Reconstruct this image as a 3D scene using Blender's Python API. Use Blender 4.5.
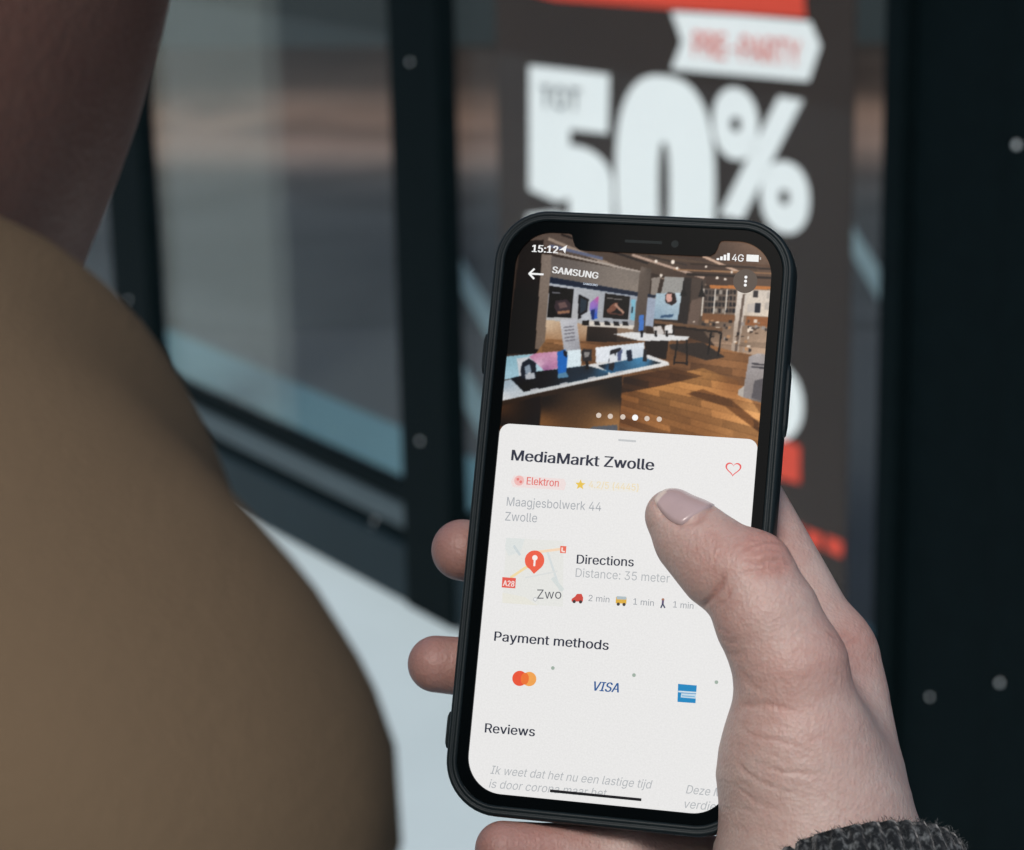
import bpy, math, random
import numpy as np
from mathutils import Matrix, Vector
from mathutils.geometry import tessellate_polygon

for o in list(bpy.data.objects): bpy.data.objects.remove(o)
random.seed(4); RNG = np.random.default_rng(4)
SC = bpy.context.scene
COL = SC.collection

# ------------------------------------------------------------------ camera
F = 2418.0; CX, CY = 512.0, 425.0; CAMH = 1.5
CAM = np.array([0, 0, CAMH])
MC = np.array([[0.9997851732906804, 0.020726969583710824, 0.0],
               [-0.005617480369972914, 0.2709645306549856, -0.9625729411536645],
               [-0.019951220073395077, 0.9623661547762367, 0.2710227535812882]])   # camera axes -> world
cd = bpy.data.cameras.new('camera'); cam = bpy.data.objects.new('camera', cd); COL.objects.link(cam)
m4 = Matrix(MC.tolist()).to_4x4(); m4.translation = CAM.tolist(); cam.matrix_world = m4
cd.sensor_width = 36.0; cd.lens = 85.0; cd.clip_start = 0.02; cd.clip_end = 600
cd.dof.use_dof = True; cd.dof.focus_distance = 0.566; cd.dof.aperture_fstop = 21.0; cd.dof.aperture_blades = 0
SC.camera = cam

# ------------------------------------------------------------------ sky, sun, exposure
SUN_EL, SUN_AZ = math.radians(46), math.radians(-165)     # azimuth from +Y, clockwise positive: behind and to the left
w = bpy.data.worlds.new('World'); SC.world = w; w.use_nodes = True
nt = w.node_tree; bg = nt.nodes['Background']
sky = nt.nodes.new('ShaderNodeTexSky'); sky.sky_type = 'NISHITA'; sky.sun_disc = False
sky.sun_elevation = SUN_EL; sky.sun_rotation = SUN_AZ; sky.dust_density = 3.0; sky.air_density = 1.0; sky.ozone_density = 1.0
nt.links.new(sky.outputs[0], bg.inputs[0]); bg.inputs[1].default_value = 0.08
sd = bpy.data.lights.new('sun', 'SUN'); sun = bpy.data.objects.new('sun', sd); COL.objects.link(sun)
sd.energy = 1.5; sd.angle = math.radians(14); sd.color = (1.0, 0.96, 0.92)
sv = Vector((math.sin(SUN_AZ) * math.cos(SUN_EL), math.cos(SUN_AZ) * math.cos(SUN_EL), math.sin(SUN_EL)))
sun.rotation_euler = (-sv).to_track_quat('-Z', 'Y').to_euler(); sun.location = (-6, -6, 9)
EXPO = 0.62
SC.view_settings.view_transform = 'Standard'; SC.view_settings.look = 'None'
SC.view_settings.exposure = EXPO; SC.view_settings.gamma = 1.0; SC.view_settings.use_curve_mapping = False
SC.cycles.use_denoising = True
SC.cycles.transparent_max_bounces = 16

# ------------------------------------------------------------------ helpers
def P(px, py, d):
    """point on the ray of a photo pixel at depth d (metres along the view axis)"""
    c = np.array([(px - CX) / F * d, -(py - CY) / F * d, -d])
    return MC @ c + CAM

def lin(c):
    c = np.asarray(c, float) / 255.0
    return np.where(c <= 0.04045, c / 12.92, ((c + 0.055) / 1.055) ** 2.4)

def link(o, parent=None):
    COL.objects.link(o)
    if parent is not None: o.parent = parent
    return o

def tag(o, label=None, cat=None, group=None, kind=None):
    if label: o['label'] = label
    if cat: o['category'] = cat
    if group: o['group'] = group
    if kind: o['kind'] = kind
    return o

def empty(name, loc=(0, 0, 0), mat=None):
    o = bpy.data.objects.new(name, None); COL.objects.link(o); o.empty_display_size = 0.05
    if mat is not None: o.matrix_world = mat
    else: o.location = loc
    return o

def mesh(name, V, Fc, m, parent=None, smooth=False, off=(0, 0, 0)):
    me = bpy.data.meshes.new(name)
    V = np.asarray(V, float) - np.asarray(off, float)
    me.from_pydata(V.tolist(), [], [list(map(int, f)) for f in Fc]); me.update()
    if smooth: me.polygons.foreach_set('use_smooth', [True] * len(me.polygons))
    if m is not None: me.materials.append(m)
    return link(bpy.data.objects.new(name, me), parent)

def base_mat(name):
    m = bpy.data.materials.new(name); m.use_nodes = True
    return m, m.node_tree, m.node_tree.nodes['Principled BSDF']

def N(t, typ, **kw):
    n = t.nodes.new(typ)
    for k, v in kw.items():
        if k in n.inputs: n.inputs[k].default_value = v
        else: setattr(n, k, v)
    return n

def mat(name, col, rough=0.6, var=0.15, scale=8.0, metal=0.0, bump=0.0, bscale=None, spec=0.5):
    m, t, b = base_mat(name)
    tc = N(t, 'ShaderNodeTexCoord'); nz = N(t, 'ShaderNodeTexNoise', Scale=scale, Detail=6.0)
    t.links.new(tc.outputs['Object'], nz.inputs['Vector'])
    mx = N(t, 'ShaderNodeMix', data_type='RGBA')
    c = np.asarray(col, float)
    mx.inputs[6].default_value = (*(c * (1 - var)), 1); mx.inputs[7].default_value = (*np.minimum(c * (1 + var), 1), 1)
    t.links.new(nz.outputs['Fac'], mx.inputs[0]); t.links.new(mx.outputs[2], b.inputs['Base Color'])
    b.inputs['Roughness'].default_value = rough; b.inputs['Metallic'].default_value = metal
    b.inputs['Specular IOR Level'].default_value = spec
    if bump:
        n2 = N(t, 'ShaderNodeTexNoise', Scale=bscale or scale * 6, Detail=5.0)
        t.links.new(tc.outputs['Object'], n2.inputs['Vector'])
        bp = N(t, 'ShaderNodeBump', Strength=bump, Distance=0.002)
        t.links.new(n2.outputs['Fac'], bp.inputs['Height']); t.links.new(bp.outputs[0], b.inputs['Normal'])
    return m

def box_vf(a, b):
    (x0, y0, z0), (x1, y1, z1) = a, b
    V = [(x0, y0, z0), (x1, y0, z0), (x1, y1, z0), (x0, y1, z0), (x0, y0, z1), (x1, y0, z1), (x1, y1, z1), (x0, y1, z1)]
    Fc = [(0, 3, 2, 1), (4, 5, 6, 7), (0, 1, 5, 4), (1, 2, 6, 5), (2, 3, 7, 6), (3, 0, 4, 7)]
    return V, Fc

# ---- font lettering as flat faces (width fitted)
try:
    FONT = bpy.data.fonts.load(bpy.utils.system_resource('DATAFILES', path='fonts') + '/Inter.woff2')     # Blender's own interface font
except Exception:
    FONT = None
def text_vf(s, bold=0.0, shear=0.0):
    cu = bpy.data.curves.new('t', 'FONT'); cu.body = s; cu.size = 1.0; cu.offset = bold; cu.shear = shear
    cu.resolution_u = 3; cu.fill_mode = 'NONE'
    if FONT: cu.font = FONT
    ob = bpy.data.objects.new('t', cu); COL.objects.link(ob)
    dg = bpy.context.evaluated_depsgraph_get()
    me = bpy.data.meshes.new_from_object(ob.evaluated_get(dg))
    co = np.array([v.co[:2] for v in me.vertices]); nb = {}
    for e in me.edges:
        x, y = e.vertices; nb.setdefault(x, []).append(y); nb.setdefault(y, []).append(x)
    bpy.data.objects.remove(ob); bpy.data.curves.remove(cu); bpy.data.meshes.remove(me)
    seen = set(); loops = []
    for v0 in sorted(nb):
        if v0 in seen: continue
        lp = [v0]; seen.add(v0); cur = v0
        while True:
            nx = [q for q in nb[cur] if q not in seen]
            if not nx: break
            cur = cur + 1 if cur + 1 in nx else nx[0]; seen.add(cur); lp.append(cur)
        if len(lp) > 2: loops.append(co[lp])
    # fill by horizontal slabs, non-zero winding
    A = np.concatenate(loops); B_e = np.concatenate([np.roll(l, -1, 0) for l in loops])
    ys = np.unique(np.round(np.concatenate([A[:, 1], np.linspace(A[:, 1].min(), A[:, 1].max(), 16)]), 3))
    V = []; Fc = []
    for y0, y1 in zip(ys[:-1], ys[1:]):
        ym = (y0 + y1) / 2; hit = np.nonzero((A[:, 1] > ym) != (B_e[:, 1] > ym))[0]
        if len(hit) < 2: continue
        sl_ = (B_e[hit, 0] - A[hit, 0]) / (B_e[hit, 1] - A[hit, 1])
        xm = A[hit, 0] + sl_ * (ym - A[hit, 1]); od = np.argsort(xm); wn = 0; st = None
        for k in od:
            w0 = wn; wn += 1 if B_e[hit[k], 1] > A[hit[k], 1] else -1
            if w0 == 0: st = k
            elif wn == 0:
                o = len(V); dn_, up_ = y0 - ym, y1 - ym
                V += [(xm[st] + sl_[st] * dn_, y0), (xm[k] + sl_[k] * dn_, y0), (xm[k] + sl_[k] * up_, y1), (xm[st] + sl_[st] * up_, y1)]
                Fc.append([o, o + 1, o + 2, o + 3])
    return np.array(V), Fc

# ---- signed distance modelling, meshed with surface nets
def smin(a, b, k):
    h = np.clip(0.5 + 0.5 * (b - a) / k, 0, 1)
    return b + (a - b) * h - k * h * (1 - h)
def smax(a, b, k): return -smin(-a, -b, k)
def cone(p, a, b, ra, rb):
    a = np.asarray(a, float); b = np.asarray(b, float); ba = b - a
    t = np.clip(((p - a) @ ba) / (ba @ ba), 0, 1)
    return np.linalg.norm(p - a - t[:, None] * ba, axis=1) - (ra + (rb - ra) * t)
def chain(p, pts, k):
    d = None
    for (a, ra), (b, rb) in zip(pts[:-1], pts[1:]):
        c = cone(p, a, b, ra, rb); d = c if d is None else smin(d, c, k)
    return d
def ellip(p, c, r, R=None):
    q = p - np.asarray(c, float)
    if R is not None: q = q @ R
    r = np.asarray(r, float)
    k0 = np.linalg.norm(q / r, axis=1); k1 = np.linalg.norm(q / (r * r), axis=1)
    return k0 * (k0 - 1) / np.maximum(k1, 1e-9)
def grad(f, p, e):
    g = np.zeros_like(p)
    for s in ((1, -1, -1), (-1, -1, 1), (-1, 1, -1), (1, 1, 1)):
        s = np.array(s, float); g += s * f(p + e * s)[:, None]
    return g / (4 * e)
def surface_nets(f, lo, hi, h, B=14):
    lo = np.asarray(lo, float); n = (np.ceil((np.asarray(hi) - lo) / h / B).astype(int)) * B + 1
    V = np.full(n, 1e3)
    for i in range(0, n[0] - 1, B):
        for j in range(0, n[1] - 1, B):
            ks = np.arange(0, n[2] - 1, B)
            cen = np.stack([np.full(len(ks), lo[0] + (i + B / 2) * h), np.full(len(ks), lo[1] + (j + B / 2) * h), lo[2] + (ks + B / 2) * h], 1)
            dc = f(cen)
            for k, dv in zip(ks, dc):
                if abs(dv) > B * h * 0.87 * 1.5 + 3 * h:
                    V[i:i + B + 1, j:j + B + 1, k:k + B + 1] = np.sign(dv) * h * 2; continue
                g = np.stack(np.meshgrid(np.arange(i, i + B + 1), np.arange(j, j + B + 1), np.arange(k, k + B + 1), indexing='ij'), -1)
                V[i:i + B + 1, j:j + B + 1, k:k + B + 1] = f(lo + g.reshape(-1, 3) * h).reshape(B + 1, B + 1, B + 1)
    S = V < 0
    c = np.zeros(n - 1, int)
    cor = [(a, b, d) for a in (0, 1) for b in (0, 1) for d in (0, 1)]
    sl = lambda A, o: A[o[0]:o[0] + n[0] - 1, o[1]:o[1] + n[1] - 1, o[2]:o[2] + n[2] - 1]
    for o in cor: c += sl(S, o)
    act = (c > 0) & (c < 8); ids = np.full(n - 1, -1); I = np.argwhere(act); ids[act] = np.arange(len(I))
    acc = np.zeros((len(I), 3)); cnt = np.zeros(len(I))
    for o in cor:
        for ax in range(3):
            if o[ax]: continue
            o2 = list(o); o2[ax] = 1
            a = V[tuple((I + o).T)]; b = V[tuple((I + o2).T)]
            x = (a < 0) != (b < 0)
            t = np.where(x, a / np.where(x, a - b, 1), 0)
            p = np.repeat(np.array([o], float), len(I), 0); p[:, ax] = t
            acc[x] += p[x]; cnt[x] += 1
    Vv = lo + (I + acc / cnt[:, None]) * h
    quads = []
    for ax in range(3):
        u, v = [(1, 2), (2, 0), (0, 1)][ax]
        s0 = [slice(None)] * 3; s1 = [slice(None)] * 3
        s0[ax] = slice(0, -1); s1[ax] = slice(1, None)
        A = S[tuple(s0)]; Bm = S[tuple(s1)]
        E = np.argwhere(A != Bm)
        E = E[(E[:, u] > 0) & (E[:, v] > 0) & (E[:, u] < n[u] - 1) & (E[:, v] < n[v] - 1)]
        ins = A[tuple(E.T)]
        def cell(du, dv):
            q = E.copy(); q[:, u] -= du; q[:, v] -= dv
            return ids[tuple(q.T)]
        Q = np.stack([cell(1, 1), cell(0, 1), cell(0, 0), cell(1, 0)], 1)
        Q[~ins] = Q[~ins][:, ::-1]
        quads.append(Q)
    Q = np.concatenate(quads); Q = Q[(Q >= 0).all(1)]
    for _ in range(2):
        g = grad(f, Vv, h * 0.4); Vv -= np.clip(f(Vv), -h, h)[:, None] * g / np.maximum((g * g).sum(1), 0.2)[:, None]
    return Vv, Q

# ------------------------------------------------------------------ the facade frame: s to the right along it, q behind it, z up
U = np.array([-0.54377179, 0.83923312, 0.0]); NRM = np.array([-0.83923312, -0.54377179, 0.0])
G0 = np.array([-0.29042991, 4.27906925, 0.0])
def FW(s, q, z): return G0 - U * s - NRM * q + np.array([0, 0, z])
def px_fac(px, py, q=0.0):
    r = MC @ np.array([px - CX, -(py - CY), -F]); t = NRM.dot(G0 - NRM * q - CAM) / NRM.dot(r); w_ = CAM + r * t
    return float((w_ - G0).dot(-U)), float(w_[2])
ROT_F = Matrix(((-U[0], -NRM[0], 0), (-U[1], -NRM[1], 0), (0, 0, 1))).to_4x4()
def fmat(s, q, z):
    m = ROT_F.copy(); m.translation = FW(s, q, z).tolist(); return m

M = {}
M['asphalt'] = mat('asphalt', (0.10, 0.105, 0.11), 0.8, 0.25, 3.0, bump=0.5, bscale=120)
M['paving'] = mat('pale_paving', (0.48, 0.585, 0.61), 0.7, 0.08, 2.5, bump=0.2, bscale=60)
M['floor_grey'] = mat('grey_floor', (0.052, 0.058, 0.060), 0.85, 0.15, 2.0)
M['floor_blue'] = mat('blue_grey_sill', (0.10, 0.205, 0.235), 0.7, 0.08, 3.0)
M['floor_warm'] = mat('warm_brick_paving', (0.17, 0.118, 0.088), 0.9, 0.3, 0.9)
M['floor_mix'] = mat('worn_brick_edge', (0.13, 0.10, 0.082), 0.9, 0.3, 0.9)
M['floor_olive'] = mat('olive_stone', (0.07, 0.066, 0.054), 0.9, 0.15, 2.0)
M['stripe'] = mat('pale_stripe_paint', (0.17, 0.25, 0.26), 0.6, 0.08, 6.0)
M['frame'] = mat('black_powder_coat', (0.0022, 0.0052, 0.0062), 0.55, 0.25, 30.0, bump=0.05, bscale=400, spec=0.03)
M['bead'] = mat('grey_aluminium', (0.035, 0.055, 0.065), 0.4, 0.2, 12.0, metal=0.2)
M['kick'] = mat('teal_black_panel', (0.004, 0.012, 0.017), 0.35, 0.2, 10.0, spec=0.12)
M['bolt'] = mat('bolt_metal', (0.62, 0.68, 0.70), 0.35, 0.1, 50.0, metal=0.2)
M['brown_wall'] = mat('brown_render', (0.030, 0.025, 0.023), 0.9, 0.25, 0.8)
M['teal_plinth'] = mat('dark_teal_plinth', (0.010, 0.020, 0.023), 0.8, 0.2, 2.0)
M['window_dark'] = mat('dark_window', (0.02, 0.025, 0.03), 0.15, 0.2, 2.0)

def glass_mat(name, tint, ior=1.5, haze=0.0):
    m, t, b = base_mat(name); t.nodes.remove(b)
    out = t.nodes['Material Output']
    tr = N(t, 'ShaderNodeBsdfTransparent'); tr.inputs[0].default_value = (*tint, 1)
    gl = N(t, 'ShaderNodeBsdfGlossy', Roughness=0.02)
    fr = N(t, 'ShaderNodeFresnel', IOR=ior); gm = N(t, 'ShaderNodeNewGeometry')
    sw = N(t, 'ShaderNodeMapRange'); sw.inputs[3].default_value = ior; sw.inputs[4].default_value = 1.0 / ior     # same reflectance from either face
    t.links.new(gm.outputs['Backfacing'], sw.inputs[0]); t.links.new(sw.outputs[0], fr.inputs['IOR'])
    mx = N(t, 'ShaderNodeMixShader')
    t.links.new(fr.outputs[0], mx.inputs[0]); t.links.new(gl.outputs[0], mx.inputs[2])
    src = tr.outputs[0]
    if haze:
        df = N(t, 'ShaderNodeBsdfDiffuse'); df.inputs[0].default_value = (0.62, 0.64, 0.58, 1)
        m2 = N(t, 'ShaderNodeMixShader'); m2.inputs[0].default_value = haze
        t.links.new(src, m2.inputs[1]); t.links.new(df.outputs[0], m2.inputs[2]); src = m2.outputs[0]
    t.links.new(src, mx.inputs[1]); t.links.new(mx.outputs[0], out.inputs[0])
    return m
M['glass'] = glass_mat('shop_glass', (0.955, 0.975, 0.98), 1.14)
M['film'] = glass_mat('hazy_film', (0.97, 0.98, 0.97), 1.05, 0.078)

# ------------------------------------------------------------------ ground
def sheet(name, pts, z, m, kind='structure', parent=None):
    V = [FW(s, q, z) for s, q in pts]
    c = V[0]
    o = mesh(name, V, [list(range(len(V)))], m, parent, off=c); o.location = c.tolist()
    me = o.data
    if me.polygons[0].normal.z < 0: me.flip_normals()
    return tag(o, kind=kind)
g = mesh('ground', [(-250, -250, -0.012), (250, -250, -0.012), (250, 250, -0.012), (-250, 250, -0.012)], [(0, 1, 2, 3)], M['asphalt']); tag(g, kind='structure')
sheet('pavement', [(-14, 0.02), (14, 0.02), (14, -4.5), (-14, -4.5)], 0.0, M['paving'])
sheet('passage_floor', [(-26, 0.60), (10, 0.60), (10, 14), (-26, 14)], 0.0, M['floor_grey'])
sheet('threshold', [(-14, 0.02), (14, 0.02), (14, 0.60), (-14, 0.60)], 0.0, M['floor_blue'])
def px_gnd(px, py):
    r = MC @ np.array([px - CX, -(py - CY), -F]); w_ = CAM + r * (-CAMH / r[2])
    return float((w_ - G0).dot(-U)), float(-(w_ - G0).dot(NRM))
# passage floor colour graded by rows: grey, then warm tan, then dark farther in
rows = [(330, (.052, .058, .060)), (260, (.044, .050, .053)), (205, (.050, .054, .055)), (178, (.070, .066, .063)), (160, (.150, .115, .096)), (145, (.19, .132, .104)), (118, (.185, .120, .088)), (100, (.11, .076, .058)), (85, (.045, .034, .028)), (60, (.032, .025, .021)), (40, (.026, .022, .019))]
ry = np.concatenate([np.arange(40, 200, 5), np.arange(200, 331, 13)])[::-1].astype(float)
rc_ = np.stack([np.interp(ry, [r[0] for r in rows][::-1], [r[1][k] for r in rows][::-1]) for k in range(3)], 1)
cxs = np.linspace(-420, 1300, 9); Vp = []; Cp = []; 
for y, c in zip(ry, rc_):
    for x in cxs: q_ = px_gnd(x, y); Vp.append(FW(q_[0], q_[1], 0.003)); Cp.append((*c, 1.0))
nc = len(cxs); Fp = [(j * nc + i, j * nc + i + 1, (j + 1) * nc + i + 1, (j + 1) * nc + i) for j in range(len(ry) - 1) for i in range(nc - 1)]
mb, t_, b_ = base_mat('row_graded_floor')
at_ = N(t_, 'ShaderNodeAttribute', attribute_name='tone'); tc_ = N(t_, 'ShaderNodeTexCoord'); nz_ = N(t_, 'ShaderNodeTexNoise', Scale=1.1, Detail=4.0, Distortion=1.0); t_.links.new(tc_.outputs['Object'], nz_.inputs['Vector'])
mr_ = N(t_, 'ShaderNodeMapRange'); mr_.inputs[1].default_value = 0.3; mr_.inputs[2].default_value = 0.7; mr_.inputs[3].default_value = 0.62; mr_.inputs[4].default_value = 1.35; t_.links.new(nz_.outputs['Fac'], mr_.inputs[0])
vm = N(t_, 'ShaderNodeVectorMath', operation='SCALE'); t_.links.new(at_.outputs['Color'], vm.inputs[0]); t_.links.new(mr_.outputs[0], vm.inputs['Scale']); t_.links.new(vm.outputs[0], b_.inputs['Base Color']); b_.inputs['Roughness'].default_value = 0.9; b_.inputs['Specular IOR Level'].default_value = 0.1
bp_ = mesh('graded_floor', Vp, Fp, mb, off=Vp[0]); bp_.location = Vp[0].tolist(); tag(bp_, kind='structure')
ca_ = bp_.data.color_attributes.new('tone', 'FLOAT_COLOR', 'POINT'); ca_.data.foreach_set('color', np.array(Cp).ravel())
def stripe(a, b, wd):
    a = np.array(a); b = np.array(b); d = (b - a) / np.linalg.norm(b - a); n_ = np.array([-d[1], d[0]]) * wd / 2
    sheet('floor_stripe', [tuple(a - n_), tuple(b - n_), tuple(b + n_), tuple(a + n_)], 0.007, M['stripe'])
for a_, b_ in (((440, 240), (520, 376)), ((440, 343), (510, 470)), ((836, 214), (900, 322))): stripe(px_gnd(*a_), px_gnd(*b_), 0.055)

# ------------------------------------------------------------------ building across the passage
BZ = 5.0
bA = np.array(px_gnd(150, 47)); bB = np.array(px_gnd(1000, 42))            # base line, (s, q)
bd = (bB - bA) / np.linalg.norm(bB - bA); bn = np.array([bd[1], -bd[0]])
if (np.array([1.0, 0.0]) @ bn) < 0: bn = -bn
bA2 = bA - bd * 4.0
Lb = float(np.linalg.norm(bB - bA2)) + 4
o0 = FW(bA2[0], bA2[1], 0); dx = FW(bd[0], bd[1], 0) - FW(0, 0, 0); dn = FW(bn[0], bn[1], 0) - FW(0, 0, 0)
bm = Matrix(((dx[0], -dn[0], 0, o0[0]), (dx[1], -dn[1], 0, o0[1]), (0, 0, 1, 0), (0, 0, 0, 1)))
bld = tag(empty('building', mat=bm), 'brown rendered building with dark plinth far behind the glass', 'building')
V, Fc = box_vf((0, 0, 0), (Lb, 6, BZ)); mesh('wall', V, Fc, M['brown_wall'], bld)
V, Fc = box_vf((-0.03, -0.05, 0), (Lb + 0.03, -0.003, 0.32)); mesh('plinth', V, Fc, M['teal_plinth'], bld)
for k in range(6):
    x = 1.0 + k * 2.4
    V, Fc = box_vf((x, -0.02, 1.0), (x + 1.2, 0.0 - 0.004, 2.4)); wd_ = mesh('window', V, Fc, M['window_dark'], bld)
    V, Fc = box_vf((x - 0.06, -0.07, 0.93), (x + 1.26, -0.006, 0.985)); mesh('sill', V, Fc, M['teal_plinth'], wd_)

# ------------------------------------------------------------------ shopfront
shop = tag(empty('shopfront', mat=fmat(0, 0, 0)), 'black framed glazed shopfront with bolted stiles behind the phone', 'shopfront')
def fbox(name, s0, s1, q0, q1, z0, z1, m, parent=shop, bev=0.004):
    V, Fc = box_vf((s0, q0, z0), (s1, q1, z1)); o = mesh(name, V, Fc, m, parent)
    if bev:
        b = o.modifiers.new('bevel', 'BEVEL'); b.width = bev; b.segments = 2
    return o
TOP = 2.45
for s0, s1 in ((-1.053, -0.842), (0.171, 0.361)):
    fbox('stile', s0, s1 - 0.03, -0.002, 0.038, 0.0, TOP, M['frame'])
fbox('stile', -2.70, -2.52, -0.002, 0.038, 0.0, TOP, M['frame'])
fbox('stile', 1.434, 1.470, -0.012, 0.06, 0.0, TOP, M['frame'])
fbox('side_panel', 1.473, 1.648, 0.006, 0.06, 0.0, TOP, M['frame'])
fbox('stile', 1.651, 1.86, -0.006, 0.07, 0.0, TOP, M['frame'])
fbox('side_panel', 1.863, 3.4, 0.006, 0.06, 0.0, TOP, M['frame'])
for s0, s1 in ((-2.517, -1.056), (-0.869, 0.168), (0.334, 1.431)):
    fbox('kick_panel', s0, s1, 0.004, 0.05, 0.0, 0.112, M['kick'])
    fbox('bottom_rail', s0, s1, 0.010, 0.055, 0.115, 0.134, M['frame'])
    fbox('bottom_rail', s0, s1, 0.012, 0.05, 0.136, 0.182, M['bead'])
    fbox('glazing_bead', s0, s1, 0.014, 0.05, 0.184, 0.216, M['frame'])
    fbox('glass_pane', s0 - 0.001, s1 + 0.001, 0.028, 0.036, 0.217, TOP - 0.151, M['glass'], bev=0)
    fbox('top_rail', s0, s1, 0.012, 0.055, TOP - 0.15, TOP - 0.002, M['frame'])
fbox('fascia', -2.72, 3.42, -0.04, 0.10, TOP + 0.002, TOP + 0.35, M['frame'])
M['film_edge'] = glass_mat('hazy_film_edge', (0.98, 0.985, 0.98), 1.05, 0.04)
fbox('film_edge', -0.369, -0.30, 0.0385, 0.0395, 0.218, TOP - 0.16, M['film_edge'], bev=0)
fbox('film', -0.868, -0.37, 0.0385, 0.0395, 0.218, TOP - 0.16, M['film'], bev=0)
def bolt(s, z, q=-0.002, r=0.011):
    V = []; Fc = []; n = 14
    prof = [(1.0, 0.0), (1.0, 0.25), (0.9, 0.5), (0.6, 0.72), (0.3, 0.8)]
    for (a, d) in prof:
        for k in range(n):
            t = 2 * math.pi * k / n; V.append((s + r * a * math.cos(t), q - r * d, z + r * a * math.sin(t)))
    for i in range(len(prof) - 1):
        for k in range(n): Fc.append((i * n + k, i * n + (k + 1) % n, (i + 1) * n + (k + 1) % n, (i + 1) * n + k))
    Fc.append([(len(prof) - 1) * n + k for k in range(n)])
    mesh('bolt', V, Fc, M['bolt'], shop, smooth=True)
for px, py, q, r in ((410, 62, -0.002, .009), (420, 441, -0.002, .010), (375, 520, 0.01, .009), (372, 526, 0.01, .005), (1017, 145, -0.006, .012), (1000, 683, -0.006, .010), (930, 697, 0.006, .008), (128, 300, -0.002, .01)):
    s, z = px_fac(px, py, q); bolt(s, z, q, r * 0.32)

# ------------------------------------------------------------------ sale poster behind the door glass
PQ = 0.048
M['poster'] = mat('poster_brown_black', (0.0265, 0.0165, 0.0125), 0.9, 0.35, 3.0)
M['poster_white'] = mat('poster_white', (0.93, 0.93, 0.90), 0.6, 0.03, 6.0)
M['poster_red'] = mat('poster_red', (0.74, 0.065, 0.03), 0.6, 0.05, 6.0)
M['poster_dark'] = mat('poster_print_dark', (0.04, 0.055, 0.065), 0.7, 0.05, 6.0)
ps0 = px_fac(497, 100, PQ)[0]; ps1 = px_fac(851, 200, PQ)[0]
post = tag(empty('sale_poster', mat=fmat(0, 0, 0)), 'dark brown sale poster with big white 50% hanging inside the glass', 'poster')
V, Fc = box_vf((ps0, PQ, 0.262), (ps1, PQ + 0.004, 1.62)); mesh('board', V, Fc, M['poster'], post)
def ppoly(name, loops, m, lift):
    """px polygons (outer first, then holes) laid on the poster"""
    L = [[Vector((*px_fac(x, y, PQ - lift), 0)) for x, y in lp] for lp in loops]
    tris = tessellate_polygon(L); flat = [v for l in L for v in l]
    V = [(v.x, PQ - lift, v.y) for v in flat]
    o = mesh(name, V, tris, m, post)
    return o
def ell(cx, cy, rx, ry, n=40, sk=0.0):
    return [(cx + rx * math.cos(2 * math.pi * k / n) + sk * ry * math.sin(2 * math.pi * k / n), cy + ry * math.sin(2 * math.pi * k / n) + 0.12 * rx * math.cos(2 * math.pi * k / n)) for k in range(n)]
Z6 = lambda L: [(440 + x / 2.327, y / 2.327) for x, y in L]
ppoly('red_band', [[(430, -60), (800, -45), (806, 18), (690, 10), (556, 0), (500, -14), (430, -30)]], M['poster_red'], 0.003)
ppoly('banner', [Z6([(538, 27), (700, 36), (862, 50), (886, 106), (858, 189), (700, 175), (538, 161), (563, 96)])], M['poster_white'], 0.003)
five = [(207, 152), (300, 162), (394, 174), (391, 311), (303, 301), (302, 338)] + \
       [(302 + 100 * math.sin(a) , 430 - 92 * math.cos(a)) for a in np.linspace(0.1, 1.57, 10)] + [(403, 470), (403, 560)] + \
       [(303 + 100 * math.cos(a), 560 + 110 * math.sin(a)) for a in np.linspace(0.1, 3.05, 16)] + [(203, 500), (275, 492), (300, 510), (300, 462), (272, 470), (207, 441)]
ppoly('digit', [Z6(five)], M['poster_white'], 0.003)
def sell(cx, cy, rx, ry, n=44, p=2.6, tilt=0.13):
    L = []
    for k in range(n):
        t = 2 * math.pi * k / n; c, s = math.cos(t), math.sin(t)
        x = rx * math.copysign(abs(c) ** (2 / p), c); y = ry * math.copysign(abs(s) ** (2 / p), s)
        L.append((cx + x, cy + y + tilt * x))
    return L
ppoly('digit', [Z6(sell(524, 420, 116, 244)), Z6(sell(521, 440, 13, 110, 24)[::-1])], M['poster_white'], 0.003)
pct = ppoly('percent_sign', [Z6(sell(688, 288, 53, 84, p=2.2)), Z6(sell(688, 289, 12, 17, 20)[::-1])], M['poster_white'], 0.003)
for L in ([Z6(sell(803, 459, 57, 84, p=2.2)), Z6(sell(801, 459, 12, 17, 20)[::-1])], [Z6([(788, 224), (845, 233), (703, 512), (650, 500)])]):
    q_ = ppoly('percent_stroke', L, M['poster_white'], 0.003); q_.parent = pct
def ptext(s, a, b, h, m, lift, bold=0.03, name='lettering'):
    V, Fc = text_vf(s, 0.0); mn = V.min(0); mx = V.max(0)
    t = (V - mn) / (mx - mn)
    a = np.array(a, float); b = np.array(b, float)
    pts = a + t[:, :1] * (b - a) + t[:, 1:] * np.array([0, -h])
    W_ = [px_fac(x, y, PQ - lift) for x, y in pts]
    return mesh(name, [(x, PQ - lift, z) for x, z in W_], Fc, m, post)
ptext('TOT', (540, 107), (580, 111), 22, M['poster_dark'], 0.006)
ptext('PRE-PARTY', (693, 56), (800, 66), 25, M['poster_red'], 0.006)
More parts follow.
